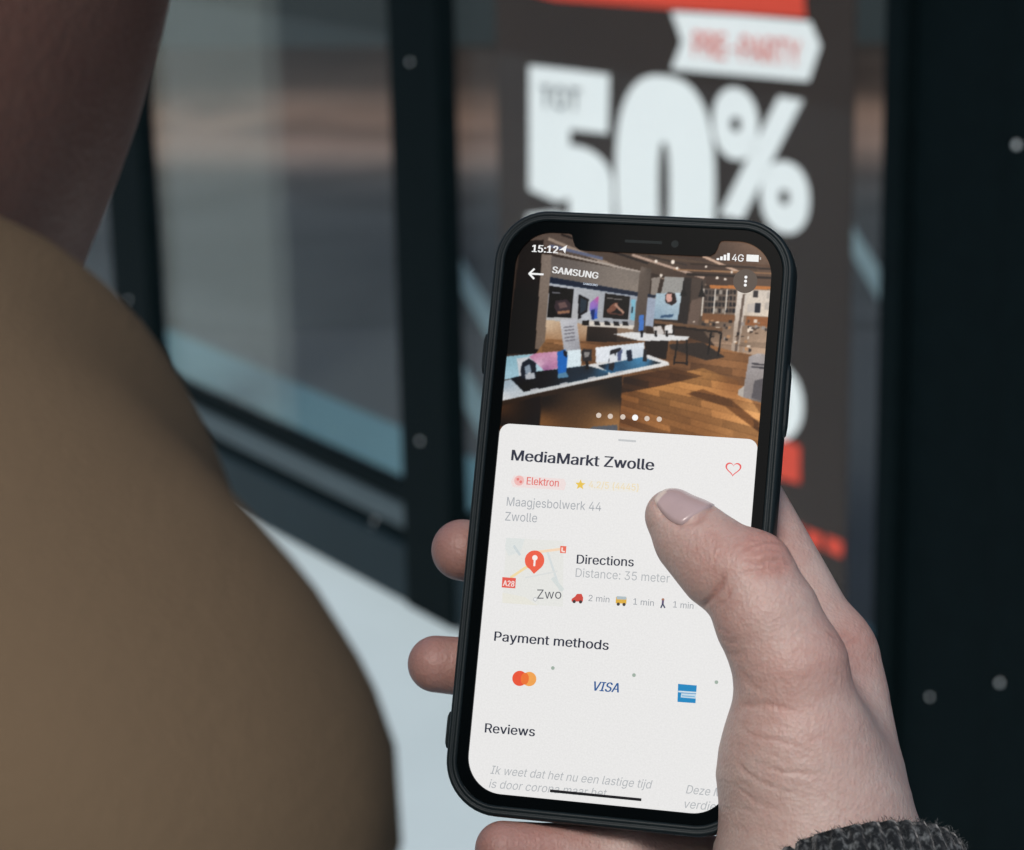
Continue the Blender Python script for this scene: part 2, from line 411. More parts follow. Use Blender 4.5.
# lower block of the poster, half hidden by the phone
ppoly('white_letter', [sell(770, 400, 33, 40, p=2.2, tilt=.2), sell(768, 400, 9, 16, 20)[::-1]], M['poster_white'], 0.003)
ppoly('red_block', [[(700, 412), (800, 446), (800, 484), (700, 456)]], M['poster_red'], 0.003)
for x0, y0, w_ in ((690, 492, 22), (718, 502, 20), (744, 513, 20), (771, 522, 18), (792, 530, 10), (806, 536, 16), (826, 543, 17)):
    ppoly('red_mark', [[(x0, y0 - 8), (x0 + w_, y0 - 8 + w_ * .4), (x0 + w_ - 1, y0 + 8 + w_ * .4), (x0 + 1, y0 + 8)]], M['poster_red'], 0.003)
ppoly('pale_mark', [[(772, 548), (806, 560), (806, 572), (772, 560)]], M['poster_dark'], 0.003)

# ------------------------------------------------------------------ phone
RP = np.array([[0.9716716247142273, 0.09357516775393482, -0.21702060202901652], [-0.06215839856358918, 0.987132394758008, 0.1473294563464156], [0.2280144451854395, -0.12966619913895583, 0.9649850203954634]])
TP = np.array([25.512322967711, -21.466969067396793, -571.7480998755151])
def L(px, py, z=0.0):
    """phone-local millimetres of a photo pixel at height z above the screen"""
    d = RP.T @ np.array([(px - CX), -(py - CY), -F]); o = RP.T @ (-TP)
    t = (z - o[2]) / d[2]; q = o + d * t
    return np.array([q[0], q[1], z])
def to_px(p):
    c = p @ RP.T + TP
    return np.stack([CX + F * c[:, 0] / -c[:, 2], CY - F * c[:, 1] / -c[:, 2]], 1)
RW = MC @ RP; TW = MC @ (TP / 1000) + CAM
PM = Matrix((RW * 0.001).tolist()).to_4x4(); PM.translation = TW.tolist()       # millimetres -> world
ROTM = Matrix(RW.tolist()).to_4x4()
base = RW @ np.array([0, -72.8, -4]) / 1000 + TW
rootm = ROTM.copy(); rootm.translation = base.tolist()
def PL(V):            # phone mm -> phone-root metres
    return (np.asarray(V, float) - np.array([0, -72.8, -4])) / 1000
phone = tag(empty('phone', mat=rootm), 'smartphone in a black case showing a shop page, held in the hand', 'phone')

HW, HH, RC = 36.5, 72.9, 13.0
def rrect(inset, n=12, hw=HW, hh=HH, r=RC):
    hw -= inset; hh -= inset; r = max(r - inset, 0.3); L_ = []
    for cx, cy, a0 in ((hw - r, hh - r, 0), (-hw + r, hh - r, 90), (-hw + r, -hh + r, 180), (hw - r, -hh + r, 270)):
        for k in range(n + 1):
            t = math.radians(a0 + 90 * k / n); L_.append((cx + r * math.cos(t), cy + r * math.sin(t)))
    return L_
M['case'] = mat('black_silicone', (0.0045, 0.0095, 0.0115), 0.5, 0.2, 300, bump=0.06, bscale=2500, spec=0.22)
M['bezel'] = mat('black_glass', (0.0015, 0.0025, 0.003), 0.12, 0.1, 50, spec=0.05)
M['slot'] = mat('speaker_mesh', (0.004, 0.008, 0.009), 0.5, 0.2, 900, spec=0.1)
prof = [(2.75, -0.6), (2.6, 0.25), (2.35, 0.62), (2.05, 0.7), (1.75, 0.62), (1.55, 0.45), (1.35, 0.5), (1.1, 0.72), (0.75, 0.75), (0.4, 0.5), (0.15, 0.05), (0.0, -0.8), (-0.1, -4), (0.0, -7.2), (0.5, -8.7), (1.5, -9.5), (3.0, -9.8)]
V = []; Fc = []; nr = None
for ins, z in prof:
    lp = rrect(ins); nr = len(lp); V += [(x, y, z) for x, y in lp]
for i in range(len(prof) - 1):
    for k in range(nr): Fc.append((i * nr + k, (i + 1) * nr + k, (i + 1) * nr + (k + 1) % nr, i * nr + (k + 1) % nr))
Fc.append([(len(prof) - 1) * nr + k for k in range(nr)][::-1])
o = mesh('case', PL(V), Fc, M['case'], phone, smooth=True)
case = o
def side_button(side, p0, p1, w=4.6, h=1.15):
    y0 = L(*p0)[1]; y1 = L(*p1)[1]; x = side * (HW + 0.05)
    V = []; n = 8
    pr = [(-0.2, 1.0), (h * 0.7, 0.92), (h, 0.75)]
    ring = []
    for d, sc in pr:
        for k in range(24):
            t = 2 * math.pi * k / 24; c, s = math.cos(t), math.sin(t)
            yy = (y0 + y1) / 2 + abs(y1 - y0) / 2 * sc * math.copysign(abs(s) ** .25, s); zz = -4 + w / 2 * sc * math.copysign(abs(c) ** .5, c)
            V.append((x + side * d, yy, zz))
    Fc = [(i * 24 + k, i * 24 + (k + 1) % 24, (i + 1) * 24 + (k + 1) % 24, (i + 1) * 24 + k) for i in range(2) for k in range(24)] + [list(range(48, 72))]
    mesh('side_button', PL(V), Fc, M['case'], phone, smooth=False)
side_button(-1, (487, 330), (484, 374)); side_button(-1, (452, 710), (449, 750)); side_button(1, (793, 361), (787, 437), 4.6, 0.7)

# screen outline with notch
SW, SH, SR = 31.2, 67.55, 8.6
scr = rrect(0, 14, SW, SH, SR)
def notch_ins(outl):
    nl, nr_ = L(573, 247)[0], L(717, 250)[0]; d = L(640, 253)[1]; t = SH
    # runs right -> left along the top edge
    N_ = [(nr_ + 1.5, t), (nr_ + 0.7, t - 0.2), (nr_ + 0.3, t - 0.9), (nr_ + 0.1, d + 2.2), (nr_ - 0.5, d + 0.9), (nr_ - 1.6, d + 0.15), (nr_ - 3, d),
          (nl + 3, d), (nl + 1.6, d + 0.15), (nl + 0.5, d + 0.9), (nl - 0.1, d + 2.2), (nl - 0.3, t - 0.9), (nl - 0.7, t - 0.2), (nl - 1.5, t)]
    return outl[:15] + N_ + outl[15:]
scrn = notch_ins(scr)
outer = rrect(2.7)
Ls = [[Vector((x, y, 0)) for x, y in outer], [Vector((x, y, 0)) for x, y in scrn[::-1]]]
tr = tessellate_polygon(Ls); flat = [v for l in Ls for v in l]
bez = mesh('bezel', PL([(v.x, v.y, 0.0) for v in flat]), tr, M['bezel'], phone)
# inner wall so the glass has depth down to the display
n_ = len(scrn); V = [(x, y, 0.0) for x, y in scrn] + [(x, y, -0.74) for x, y in scrn]
mesh('display_rim', PL(V), [(k, (k + 1) % n_, n_ + (k + 1) % n_, n_ + k) for k in range(n_)], M['bezel'], phone)
a, b = L(625, 241), L(662, 243.5)
V = [(a[0], a[1] - .35, .03), (b[0], a[1] - .35, .03), (b[0], a[1] + .35, .03), (a[0], a[1] + .35, .03)]
mesh('earpiece', PL(V), [(0, 1, 2, 3)], M['slot'], bez)
c = L(675, 244); V = [(c[0] + .9 * math.cos(t), c[1] + .9 * math.sin(t), .03) for t in np.linspace(0, 6.28, 20, endpoint=False)]
mesh('front_camera', PL(V), [list(range(20))], M['slot'], bez)

def screen_material(name='lit_display', lo=0.955, hi=1.035, scale=2600.0):
    m, t, b = base_mat(name)
    at = N(t, 'ShaderNodeAttribute', attribute_name='tone')
    b.inputs['Base Color'].default_value = (0.004, 0.004, 0.004, 1); b.inputs['Roughness'].default_value = 0.2
    b.inputs['Specular IOR Level'].default_value = 0.08
    nz = N(t, 'ShaderNodeTexNoise', Scale=scale, Detail=3.0); tc = N(t, 'ShaderNodeTexCoord'); t.links.new(tc.outputs['Object'], nz.inputs['Vector'])
    mr = N(t, 'ShaderNodeMapRange'); mr.inputs[1].default_value = 0.3; mr.inputs[2].default_value = 0.7; mr.inputs[3].default_value = lo; mr.inputs[4].default_value = hi
    t.links.new(nz.outputs['Fac'], mr.inputs[0])
    t.links.new(at.outputs['Color'], b.inputs['Emission Color']); t.links.new(mr.outputs[0], b.inputs['Emission Strength'])
    return m
M['screen'] = screen_material(); M['picture'] = screen_material('lit_picture', 0.96, 1.04, 2600.0)
def toned(name, V, Fc, C, parent, m='screen'):
    o = mesh(name, PL(V), Fc, M[m], parent)
    ca = o.data.color_attributes.new('tone', 'FLOAT_COLOR', 'POINT')
    C4 = np.ones((len(V), 4)); C4[:, :3] = np.asarray(C) * 2.0 ** (-EXPO)
    ca.data.foreach_set('color', C4.ravel()); return o
CAPH = text_vf('H')[0][:, 1].max()
def clip_poly(pts, cols):
    S = [(np.array(p[:2], float), np.array(c, float)) for p, c in zip(pts, cols)]
    for ax, sg, lim in ((0, 1, SW), (0, -1, SW), (1, 1, SH), (1, -1, SH)):
        out = []
        for i in range(len(S)):
            (p, c), (q, e) = S[i - 1], S[i]
            dp, dq = lim - sg * p[ax], lim - sg * q[ax]
            if (dp >= 0) != (dq >= 0):
                t = dp / (dp - dq); out.append((p + (q - p) * t, c + (e - c) * t))
            if dq >= 0: out.append((q, e))
        S = out
        if not S: break
    return [tuple(p) for p, c in S], [c for p, c in S]
class Layer:
    """collects flat coloured shapes of the display; each lies a hair above the one before"""
    def __init__(s, z, step=0.0012): s.step = step; s.part = None; s.V = []; s.F = []; s.C = []; s.z = z
    def add(s, pts, tris, cols, lift=True):
        o = len(s.V); s.z += s.step if lift else 0.0
        s.V += [(x, y, s.z) for x, y in pts]; s.F += [[i + o for i in t] for t in tris]; s.C += [lin(c) for c in cols]
    def poly(s, pxs, col, cols=None, conv=True):
        pts = [L(x, y)[:2] for x, y in pxs] if conv else pxs
        pts, cols = clip_poly(pts, cols or [col] * len(pts))
        if len(pts) < 3: return
        tr = tessellate_polygon([[Vector((p[0], p[1], 0)) for p in pts]])
        s.add(pts, tr, cols)
    def disc(s, px, py, r, col, ry=None, n=24):
        c = L(px, py); r = r / 4.13; ry = (ry / 4.13) if ry else r
        s.poly([(c[0] + r * math.cos(t), c[1] + ry * math.sin(t)) for t in np.linspace(0, 2 * math.pi, n, endpoint=False)], col, conv=False)
    def line(s, a, b, w, col):
        a = L(*a)[:2]; b = L(*b)[:2]; d = (b - a) / np.linalg.norm(b - a); n = np.array([-d[1], d[0]]) * w / 8.26
        s.poly([a - n, b - n, b + n, a + n], col, conv=False)
    def text(s, st, a, b, col, bold=0.0, shear=0.0, cap=None, part=None):
        part = part or s.part
        if part: s.flush('icon')
        V, Fc = text_vf(st, min(bold, 0), shear)
        a = L(*a)[:2]; b = L(*b)[:2]; wd = V[:, 0].max() - V[:, 0].min(); k = np.linalg.norm(b - a) / wd
        d = (b - a) / np.linalg.norm(b - a); n = np.array([-d[1], d[0]])
        ky = k if cap is None else cap / 4.13 / CAPH
        pts = a + ((V[:, :1] - V[:, 0].min()) * k) * d + (V[:, 1:] * ky) * n
        for sx in ((0,) if bold <= 0 else (-1, 0, 1)):
            s.add([tuple(p + d * sx * bold * k) for p in pts], Fc, [col] * len(pts), True)
        if part: s.flush(part)
    def flush(s, name, m='screen'):
        if s.V: toned(name, s.V, s.F, s.C, screen, m)
        s.V = []; s.F = []; s.C = []
    def build(s, name, parent, m='screen'): return toned(name, s.V, s.F, s.C, parent, m)

big = [(-SW, -SH), (SW, -SH), (SW, SH), (-SW, SH)]
lay = Layer(-0.72); lay.poly(big, (20, 16, 14), conv=False); screen = lay.build('screen', phone)
# --- the shop picture at the top of the page
Z1 = lambda Lz: [(480 + x / 3.103, 200 + y / 3.103) for x, y in Lz]
class Raster:
    """the picture on the display: shapes sampled on a fine grid of coloured points, as a display shows it"""
    def __init__(s, y_low, step=0.165):
        s.nx = int(2 * SW / step) + 1; s.ny = int((SH - y_low) / step) + 1
        gx, gy = np.meshgrid(np.linspace(-SW, SW, s.nx), np.linspace(SH, y_low, s.ny))
        s.loc = np.stack([gx.ravel(), gy.ravel(), np.zeros(gx.size)], 1); s.px = to_px(s.loc); s.C = np.zeros((gx.size, 3)); s.texts = []
    def poly(s, pts, col, cols=None):
        P_ = np.array(pts, float); lo_, hi_ = P_.min(0), P_.max(0)
        I = np.nonzero(((s.px >= lo_ - .01) & (s.px <= hi_ + .01)).all(1))[0]
        if not len(I): return
        q = s.px[I]; ins = np.zeros(len(I), bool)
        for (x0, y0), (x1, y1) in zip(P_, np.roll(P_, -1, 0)):
            if y0 == y1: continue
            c_ = (y0 > q[:, 1]) != (y1 > q[:, 1]); ins ^= c_ & (q[:, 0] < (x1 - x0) * (q[:, 1] - y0) / (y1 - y0) + x0)
        I = I[ins]
        if cols is None: s.C[I] = col
        else:
            w_ = 1.0 / (((s.px[I][:, None] - P_[None]) ** 2).sum(2) + 4.0) ** 1.2
            s.C[I] = (w_ @ np.array(cols, float)) / w_.sum(1, keepdims=True)
    def line(s, a, b, w_, col):
        a = np.array(a, float); b = np.array(b, float); d = (b - a) / np.linalg.norm(b - a); n = np.array([-d[1], d[0]]) * w_ / 2
        s.poly([a - n, b - n, b + n, a + n], col)
    def disc(s, x, y, r, col): s.poly([(x + r * math.cos(t), y + r * math.sin(t)) for t in np.linspace(0, 6.2832, 16, endpoint=False)], col)
    def text(s, *a, **k): s.texts.append((a, k))
    def grain(s, I, f): s.C[I] = np.clip(s.C[I] * f[:, None], 0, 255)
    def soften(s, n=1):
        A_ = s.C.reshape(s.ny, s.nx, 3)
        for _ in range(n):
            p = np.pad(A_, ((1, 1), (1, 1), (0, 0)), 'edge'); A_ = (p[:-2, 1:-1] + p[2:, 1:-1] + p[1:-1, :-2] + p[1:-1, 2:] + 3 * p[1:-1, 1:-1]) / 7
        s.C = A_.reshape(-1, 3)
    def build(s, name, z):
        k = np.arange((s.ny - 1) * (s.nx - 1)); j, i = k // (s.nx - 1), k % (s.nx - 1); o = j * s.nx + i
        Fq = np.stack([o + s.nx, o + s.nx + 1, o + 1, o], 1); V = s.loc.copy(); V[:, 2] = z
        return toned(name, V, Fq, lin(s.C), screen, 'picture')
pic = Raster(L(620, 446)[1])
def zp(pts, col=None, cols=None): pic.poly(Z1(pts), col, cols)
zp([(40, 60), (960, 60), (960, 780), (20, 780)], (62, 50, 43))
zp([(60, 60), (960, 60), (960, 270), (690, 262), (490, 215), (200, 150), (60, 130)], None, [(120, 98, 84), (158, 124, 100), (100, 78, 64), (76, 60, 52), (84, 70, 60), (96, 82, 74), (70, 56, 50)])
for a_, b_, w_, c_ in (((210, 118), (420, 205), 3, (150, 132, 118)), ((250, 105), (520, 195), 2, (44, 36, 34)), ((470, 168), (695, 240), 2.6, (176, 150, 134)), ((520, 172), (640, 200), 1.5, (60, 50, 46)), ((560, 176), (860, 216), 2.4, (92, 74, 60)), ((690, 172), (835, 236), 2.6, (196, 164, 142)), ((650, 196), (905, 212), 2.0, (60, 46, 38)), ((600, 214), (905, 226), 1.6, (150, 112, 80)), ((760, 190), (910, 205), 1.6, (100, 72, 54)), ((640, 228), (910, 240), 2.4, (48, 38, 34)), ((225, 160), (500, 222), 2.2, (168, 156, 146)), ((215, 140), (380, 180), 3.0, (98, 104, 128)), ((560, 240), (700, 262), 1.4, (140, 120, 105))):
    pic.line(*Z1([a_, b_]), w_, c_)
for x, y, r in ((545, 188, 1.6), (597, 190, 2.0), (610, 210, 1.4), (560, 232, 1.5), (735, 240, 1.5), (760, 244, 1.3), (700, 205, 1.2), (520, 240, 1.2), (780, 222, 1.2)):
    pic.disc(*Z1([(x, y)])[0], r, (235, 222, 208))
zp([(125, 125), (196, 122), (176, 475), (80, 475)], None, [(34, 28, 26), (38, 30, 27), (20, 16, 15), (14, 12, 12)])
zp([(190, 165), (224, 170), (206, 462), (168, 462)], None, [(128, 114, 104), (132, 118, 108), (128, 110, 96), (112, 97, 86)])
zp([(220, 172), (495, 222), (495, 290), (216, 246)], None, [(104, 96, 92), (128, 118, 110), (138, 126, 116), (112, 103, 97)])
pic.text('SAMSUNG', *Z1([(222, 224), (363, 243)]), (230, 230, 230), 0.03, cap=6.6)
zp([(216, 237), (497, 286), (497, 298), (215, 256)], (27, 42, 64))
pic.text('SAMSUNG', *Z1([(318, 261), (363, 266)]), (190, 200, 215), 0.03)
zp([(215, 256), (497, 298), (490, 402), (204, 372)], None, [(172, 176, 184), (150, 156, 166), (158, 160, 164), (176, 174, 172)])
zp([(214, 264), (289, 275), (282, 363), (207, 362)], (17, 17, 20))
zp([(222, 282), (250, 286), (249, 290), (221, 287)], (120, 120, 125))
zp([(232, 310), (268, 306), (282, 322), (276, 352), (240, 356), (228, 332)], (64, 52, 58)); zp([(240, 318), (262, 314), (270, 330), (246, 336)], (110, 86, 84)); zp([(238, 344), (278, 340), (277, 348), (240, 352)], (150, 110, 84))
zp([(304, 290), (336, 306), (330, 356), (302, 368)], (26, 26, 32)); zp([(309, 300), (331, 310), (327, 340), (308, 352)], (46, 60, 72))
zp([(340, 318), (366, 296), (362, 366), (334, 372)], None, [(150, 110, 190), (190, 90, 150), (40, 90, 190), (80, 120, 200)]); zp([(343, 340), (356, 336), (352, 370), (338, 370)], (26, 52, 110))
zp([(386, 288), (464, 298), (458, 370), (381, 363)], (20, 18, 19)); zp([(392, 300), (440, 306), (440, 310), (392, 304)], (120, 116, 112))
zp([(390, 340), (412, 318), (428, 316), (420, 340), (396, 352)], (124, 82, 66)); zp([(420, 318), (448, 348), (442, 352), (414, 324)], (176, 136, 116)); zp([(396, 346), (444, 352), (442, 358), (396, 352)], (90, 60, 52))
zp([(468, 306), (482, 308), (478, 372), (464, 370)], (120, 176, 196)); zp([(470, 330), (474, 330), (472, 348), (468, 348)], (30, 40, 50))
zp([(204, 370), (332, 384), (326, 460), (198, 458)], None, [(196, 170, 142), (182, 152, 124), (142, 104, 72), (160, 118, 82)])
zp([(330, 372), (478, 388), (474, 402), (328, 390)], (206, 198, 188))
for x in (318, 352, 384, 412, 440): zp([(x, 374), (x + 16, 376), (x + 20, 388), (x + 2, 387)], (36, 36, 40))
zp([(312, 356), (340, 340), (346, 372), (312, 372)], (176, 180, 186)); zp([(316, 372), (338, 372), (336, 386), (315, 386)], (22, 22, 24))
zp([(334, 390), (426, 394), (421, 462), (329, 456)], None, [(48, 38, 33), (58, 46, 40), (36, 28, 24), (30, 24, 22)])
zp([(424, 394), (478, 400), (474, 432), (424, 420)], (136, 112, 92))
zp([(497, 204), (531, 212), (512, 412), (474, 406)], None, [(112, 99, 90), (86, 76, 69), (76, 66, 60), (104, 92, 84)])
zp([(531, 240), (560, 236), (545, 300), (526, 330)], (140, 130, 122)); zp([(520, 290), (545, 294), (540, 302), (518, 298)], (27, 42, 64)); zp([(518, 300), (544, 304), (536, 392), (510, 388)], (150, 160, 178))
zp([(572, 236), (640, 238), (632, 290), (560, 288)], (150, 148, 144)); zp([(545, 288), (634, 286), (614, 372), (538, 368)], None, [(160, 182, 194), (180, 196, 204), (150, 172, 186), (136, 160, 178)])
zp([(573, 292), (584, 284), (604, 288), (609, 314), (594, 326), (574, 316)], (48, 36, 36)); zp([(576, 290), (594, 288), (594, 312), (582, 316), (575, 306)], (208, 160, 148))
zp([(560, 356), (600, 352), (596, 362), (558, 364)], (60, 90, 120))
zp([(632, 238), (656, 240), (641, 384), (611, 380)], (46, 41, 40)); zp([(654, 306), (700, 300), (690, 400), (640, 392)], (108, 90, 80))
zp([(655, 240), (700, 246), (690, 300), (652, 310)], (80, 68, 61))
zp([(690, 272), (908, 276), (890, 486), (744, 474), (676, 384)], None, [(96, 86, 80), (150, 128, 110), (178, 150, 126), (150, 122, 100), (94, 78, 66)])
zp([(712, 262), (908, 266), (908, 276), (712, 272)], (188, 118, 62))
rr = random.Random(3)
for r_ in range(4):          # black product rows on white shelving
    y = 278 + r_ * 19
    for cxx in range(10):
        x = 698 + cxx * 11 - r_ * 1.2
        if x > 795: continue
        zp([(x, y), (x + 8, y + .4), (x + 7.4, y + 13), (x - .6, y + 12.6)], rr.choice([(34, 34, 38), (46, 44, 46), (150, 140, 130), (30, 32, 40), (60, 52, 50)]))
for x in (692, 728, 764, 798): zp([(x, 274), (x + 4, 274), (x - 4, 358), (x - 8, 358)], (206, 196, 184))
zp([(800, 276), (906, 280), (898, 360), (794, 356)], None, [(206, 196, 184), (200, 188, 176), (214, 198, 180), (198, 182, 166)])
for x, y, a_, b_ in ((848, 280, 14, 20), (890, 284, 14, 20), (884, 316, 14, 22), (812, 300, 10, 22), (830, 320, 26, 26), (852, 318, 18, 30)):
    zp([(x, y), (x + a_, y), (x + a_ - 2, y + b_), (x - 2, y + b_)], rr.choice([(34, 40, 54), (60, 56, 58), (180, 170, 160)]) if a_ < 20 else (186, 176, 168))
zp([(800, 278), (830, 278), (800, 476), (778, 470)], None, [(212, 204, 196), (196, 184, 172), (176, 156, 138), (166, 148, 132)])
zp([(814, 290), (822, 290), (796, 470), (788, 470)], (108, 92, 82))
zp([(690, 350), (790, 354), (786, 378), (688, 372)], (128, 88, 58)); zp([(826, 358), (898, 362), (894, 392), (822, 386)], (150, 96, 58))
for k in range(70):
    x = rr.uniform(660, 890); y = rr.uniform(368, 462)
    if y > 400 + (x - 660) * 0.36: continue
    w_ = rr.uniform(5, 13); h_ = rr.uniform(4, 12)
    zp([(x, y), (x + w_, y + 1), (x + w_ - 1, y + h_), (x - 1, y + h_)], rr.choice([(214, 198, 182), (230, 214, 196), (92, 72, 58), (48, 42, 40), (176, 132, 94), (150, 140, 134), (60, 54, 54)]))
for x, y in ((630, 288), (687, 290)):
    zp([(x - 1, y - 40), (x + 1, y - 40), (x + 3, y - 14), (x + 11, y + 8), (x - 11, y + 8), (x - 3, y - 14)], (18, 18, 20))
# wooden floor
zp([(205, 430), (420, 440), (560, 430), (640, 424), (760, 462), (905, 492), (890, 790), (30, 790), (60, 620)], None,
   [(146, 104, 68), (112, 76, 48), (122, 84, 52), (90, 62, 42), (156, 108, 68), (132, 88, 54), (176, 122, 70), (100, 66, 38), (80, 52, 32)])
zp([(430, 600), (560, 545), (690, 520), (800, 560), (868, 660), (868, 745), (640, 730), (430, 700)], None, [(130, 84, 44), (176, 122, 68), (186, 130, 74), (146, 96, 54), (206, 148, 90), (190, 132, 78), (150, 100, 56), (112, 72, 40)])
zp([(445, 548), (600, 520), (690, 545), (560, 575), (436, 598)], None, [(60, 40, 24), (96, 62, 34), (120, 80, 44), (88, 56, 32), (66, 44, 26)])
zp([(640, 600), (760, 640), (866, 720), (866, 690), (780, 620), (690, 585)], (120, 78, 42))
zx = (pic.px[:, 0] - 480) * 3.103; zy = (pic.px[:, 1] - 200) * 3.103        # plank tones of the floor
vv = (zy - 330) / (zx + 620.0) * 1000; pl_ = np.floor(vv / 17.0); al = np.floor((zx + pl_ * 97.3) / 130.0)
hs = np.modf(np.abs(np.sin(pl_ * 12.9898 + al * 78.233) * 43758.5453))[0]
onf = np.nonzero(pic.C[:, 0] - pic.C[:, 2] > 36)[0]; onf = onf[(zy[onf] > 440) & (zx[onf] > 190)]
pic.grain(onf, 0.84 + 0.30 * hs[onf] - 0.12 * (np.abs(vv[onf] / 17.0 - pl_[onf] - 0.5) > 0.44))
zp([(585, 446), (690, 440), (760, 486), (700, 496), (590, 460)], (56, 48, 44))
# tables
zp([(540, 371), (752, 396), (750, 406), (540, 382)], (112, 84, 62)); zp([(540, 381), (750, 406), (748, 412), (540, 388)], (38, 31, 28))
for a_, b_ in (((716, 406), (706, 478)), ((748, 410), (738, 482)), ((600, 398), (596, 420))): pic.line(*Z1([a_, b_]), 1.6, (24, 22, 22))
zp([(512, 432), (584, 434), (576, 492), (508, 486)], (34, 27, 24))
zp([(412, 414), (470, 408), (648, 422), (642, 434), (496, 436)], (208, 208, 208))
for a_, b_ in (((612, 434), (600, 508)), ((640, 432), (641, 512)), ((604, 502), (641, 506))): pic.line(*Z1([a_, b_]), 1.5, (26, 23, 22))
zp([(493, 356), (508, 354), (505, 406), (490, 404)], (66, 118, 196)); zp([(497, 404), (505, 404), (504, 424), (497, 424)], (20, 24, 34))
zp([(536, 392), (560, 388), (572, 414), (540, 416)], (196, 190, 186)); zp([(572, 388), (596, 384), (596, 412), (572, 414)], (214, 212, 210))
for x in (540, 574): zp([(x, 404), (x + 7, 404), (x + 8, 422), (x + 1, 422)], (24, 24, 26))
zp([(246, 370), (298, 366), (311, 470), (260, 476)], None, [(186, 186, 190), (176, 176, 182), (150, 150, 156), (164, 164, 170)])
for y in (392, 402, 412, 424, 434): pic.line(*Z1([(258 + (y - 392) * .1, y + 2), (290 + (y - 392) * .1, y - 2)]), 1.2, (112, 110, 118))
# cabinet below the front table
zp([(58, 615), (420, 548), (440, 545), (432, 715), (50, 700)], None, [(60, 44, 32), (30, 25, 22), (44, 33, 26), (118, 80, 46), (40, 30, 24)])
zp([(190, 610), (436, 560), (430, 716), (184, 700)], None, [(36, 29, 24), (30, 25, 22), (158, 112, 66), (124, 84, 48)])
zp([(56, 640), (188, 606), (182, 702), (50, 700)], None, [(76, 52, 34), (34, 26, 22), (30, 25, 23), (36, 29, 26)])
zp([(350, 702), (424, 696), (426, 716), (330, 712)], (92, 96, 104))
zp([(70, 560), (180, 535), (520, 478), (584, 502), (586, 511), (420, 545), (64, 622)], None, [(150, 166, 178), (190, 190, 190), (206, 206, 206), (224, 222, 220), (200, 198, 196), (206, 204, 202), (200, 202, 204)])
zp([(76, 484), (312, 462), (312, 516), (74, 556)], None, [(132, 172, 186), (206, 220, 226), (200, 214, 220), (150, 186, 200)])
zp([(112, 490), (160, 484), (170, 540), (120, 546)], (190, 192, 196)); zp([(150, 484), (170, 474), (240, 468), (244, 520), (200, 530), (178, 510)], None, [(176, 120, 150), (190, 130, 160), (206, 150, 176), (180, 120, 156), (150, 96, 140), (206, 170, 190)])
zp([(357, 456), (508, 440), (511, 488), (358, 504)], None, [(216, 220, 226), (204, 212, 220), (190, 200, 210), (210, 214, 220)])
zp([(92, 552), (180, 530), (330, 512), (396, 530), (396, 541), (134, 594)], None, [(26, 32, 40), (22, 26, 32), (30, 44, 56), (56, 118, 158), (34, 52, 66), (18, 20, 24)])
zp([(364, 512), (500, 486), (562, 504), (404, 536)], None, [(24, 32, 40), (66, 130, 170), (30, 40, 48), (40, 96, 134)])
zp([(238, 470), (262, 462), (270, 474), (266, 534), (240, 540)], (28, 104, 186)); zp([(256, 462), (270, 470), (268, 488), (258, 480)], (20, 30, 44)); zp([(240, 538), (266, 532), (274, 548), (240, 552)], (84, 130, 160))
zp([(124, 530), (128, 504), (150, 490), (172, 504), (172, 546), (160, 548), (152, 522), (140, 552), (128, 552)], (34, 42, 54)); zp([(136, 516), (152, 508), (158, 530), (140, 540)], (132, 146, 160)); zp([(138, 540), (166, 534), (170, 552), (140, 556)], (170, 174, 180))
zp([(312, 470), (320, 460), (346, 462), (344, 498), (318, 500)], (52, 50, 52)); zp([(322, 470), (338, 470), (336, 486), (322, 486)], (140, 136, 134)); zp([(326, 498), (334, 498), (336, 524), (326, 524)], (24, 24, 26))
zp([(398, 486), (404, 464), (436, 456), (438, 462), (420, 474), (412, 530), (398, 524)], (36, 38, 46)); zp([(398, 480), (416, 474), (420, 500), (400, 506)], (206, 208, 212)); zp([(426, 470), (440, 462), (436, 496), (424, 498)], (80, 90, 126)); zp([(452, 466), (468, 462), (472, 496), (456, 500)], (26, 40, 62)); zp([(506, 462), (516, 460), (516, 500), (504, 500)], (40, 44, 50))
for x, y in ((166, 586), (258, 568), (344, 550), (430, 532)): zp([(x - 12, y), (x + 12, y - 5), (x + 13, y), (x - 10, y + 6)], (168, 168, 172))
# parcel at the right
zp([(834, 484), (860, 474), (892, 478), (880, 630), (812, 610)], None, [(156, 150, 150), (168, 160, 158), (150, 142, 140), (112, 104, 102), (146, 138, 136)])
zp([(850, 560), (884, 550), (880, 624), (842, 612)], (96, 92, 96)); zp([(800, 588), (818, 576), (816, 612), (800, 604)], (176, 168, 160))
for y in (506, 516): pic.line(*Z1([(842, y), (882, y + 4)]), 1.6, (70, 68, 74))
pic.grain(np.arange(len(pic.C)), 1 + 0.04 * RNG.standard_normal(len(pic.C))); pic.soften(2)
lum = pic.C.mean(1, keepdims=True); pic.C = lum + (pic.C - lum) * 0.86; pic.C = np.clip((pic.C - 90) * 1.16 + 78, 5, 255)
picture = pic.build('shop_picture', -0.70); pt_ = pic.texts; pic = Layer(-0.66, 0.002); pic.part = 'text_line'
for a_, k_ in pt_: pic.text(*a_, **k_)
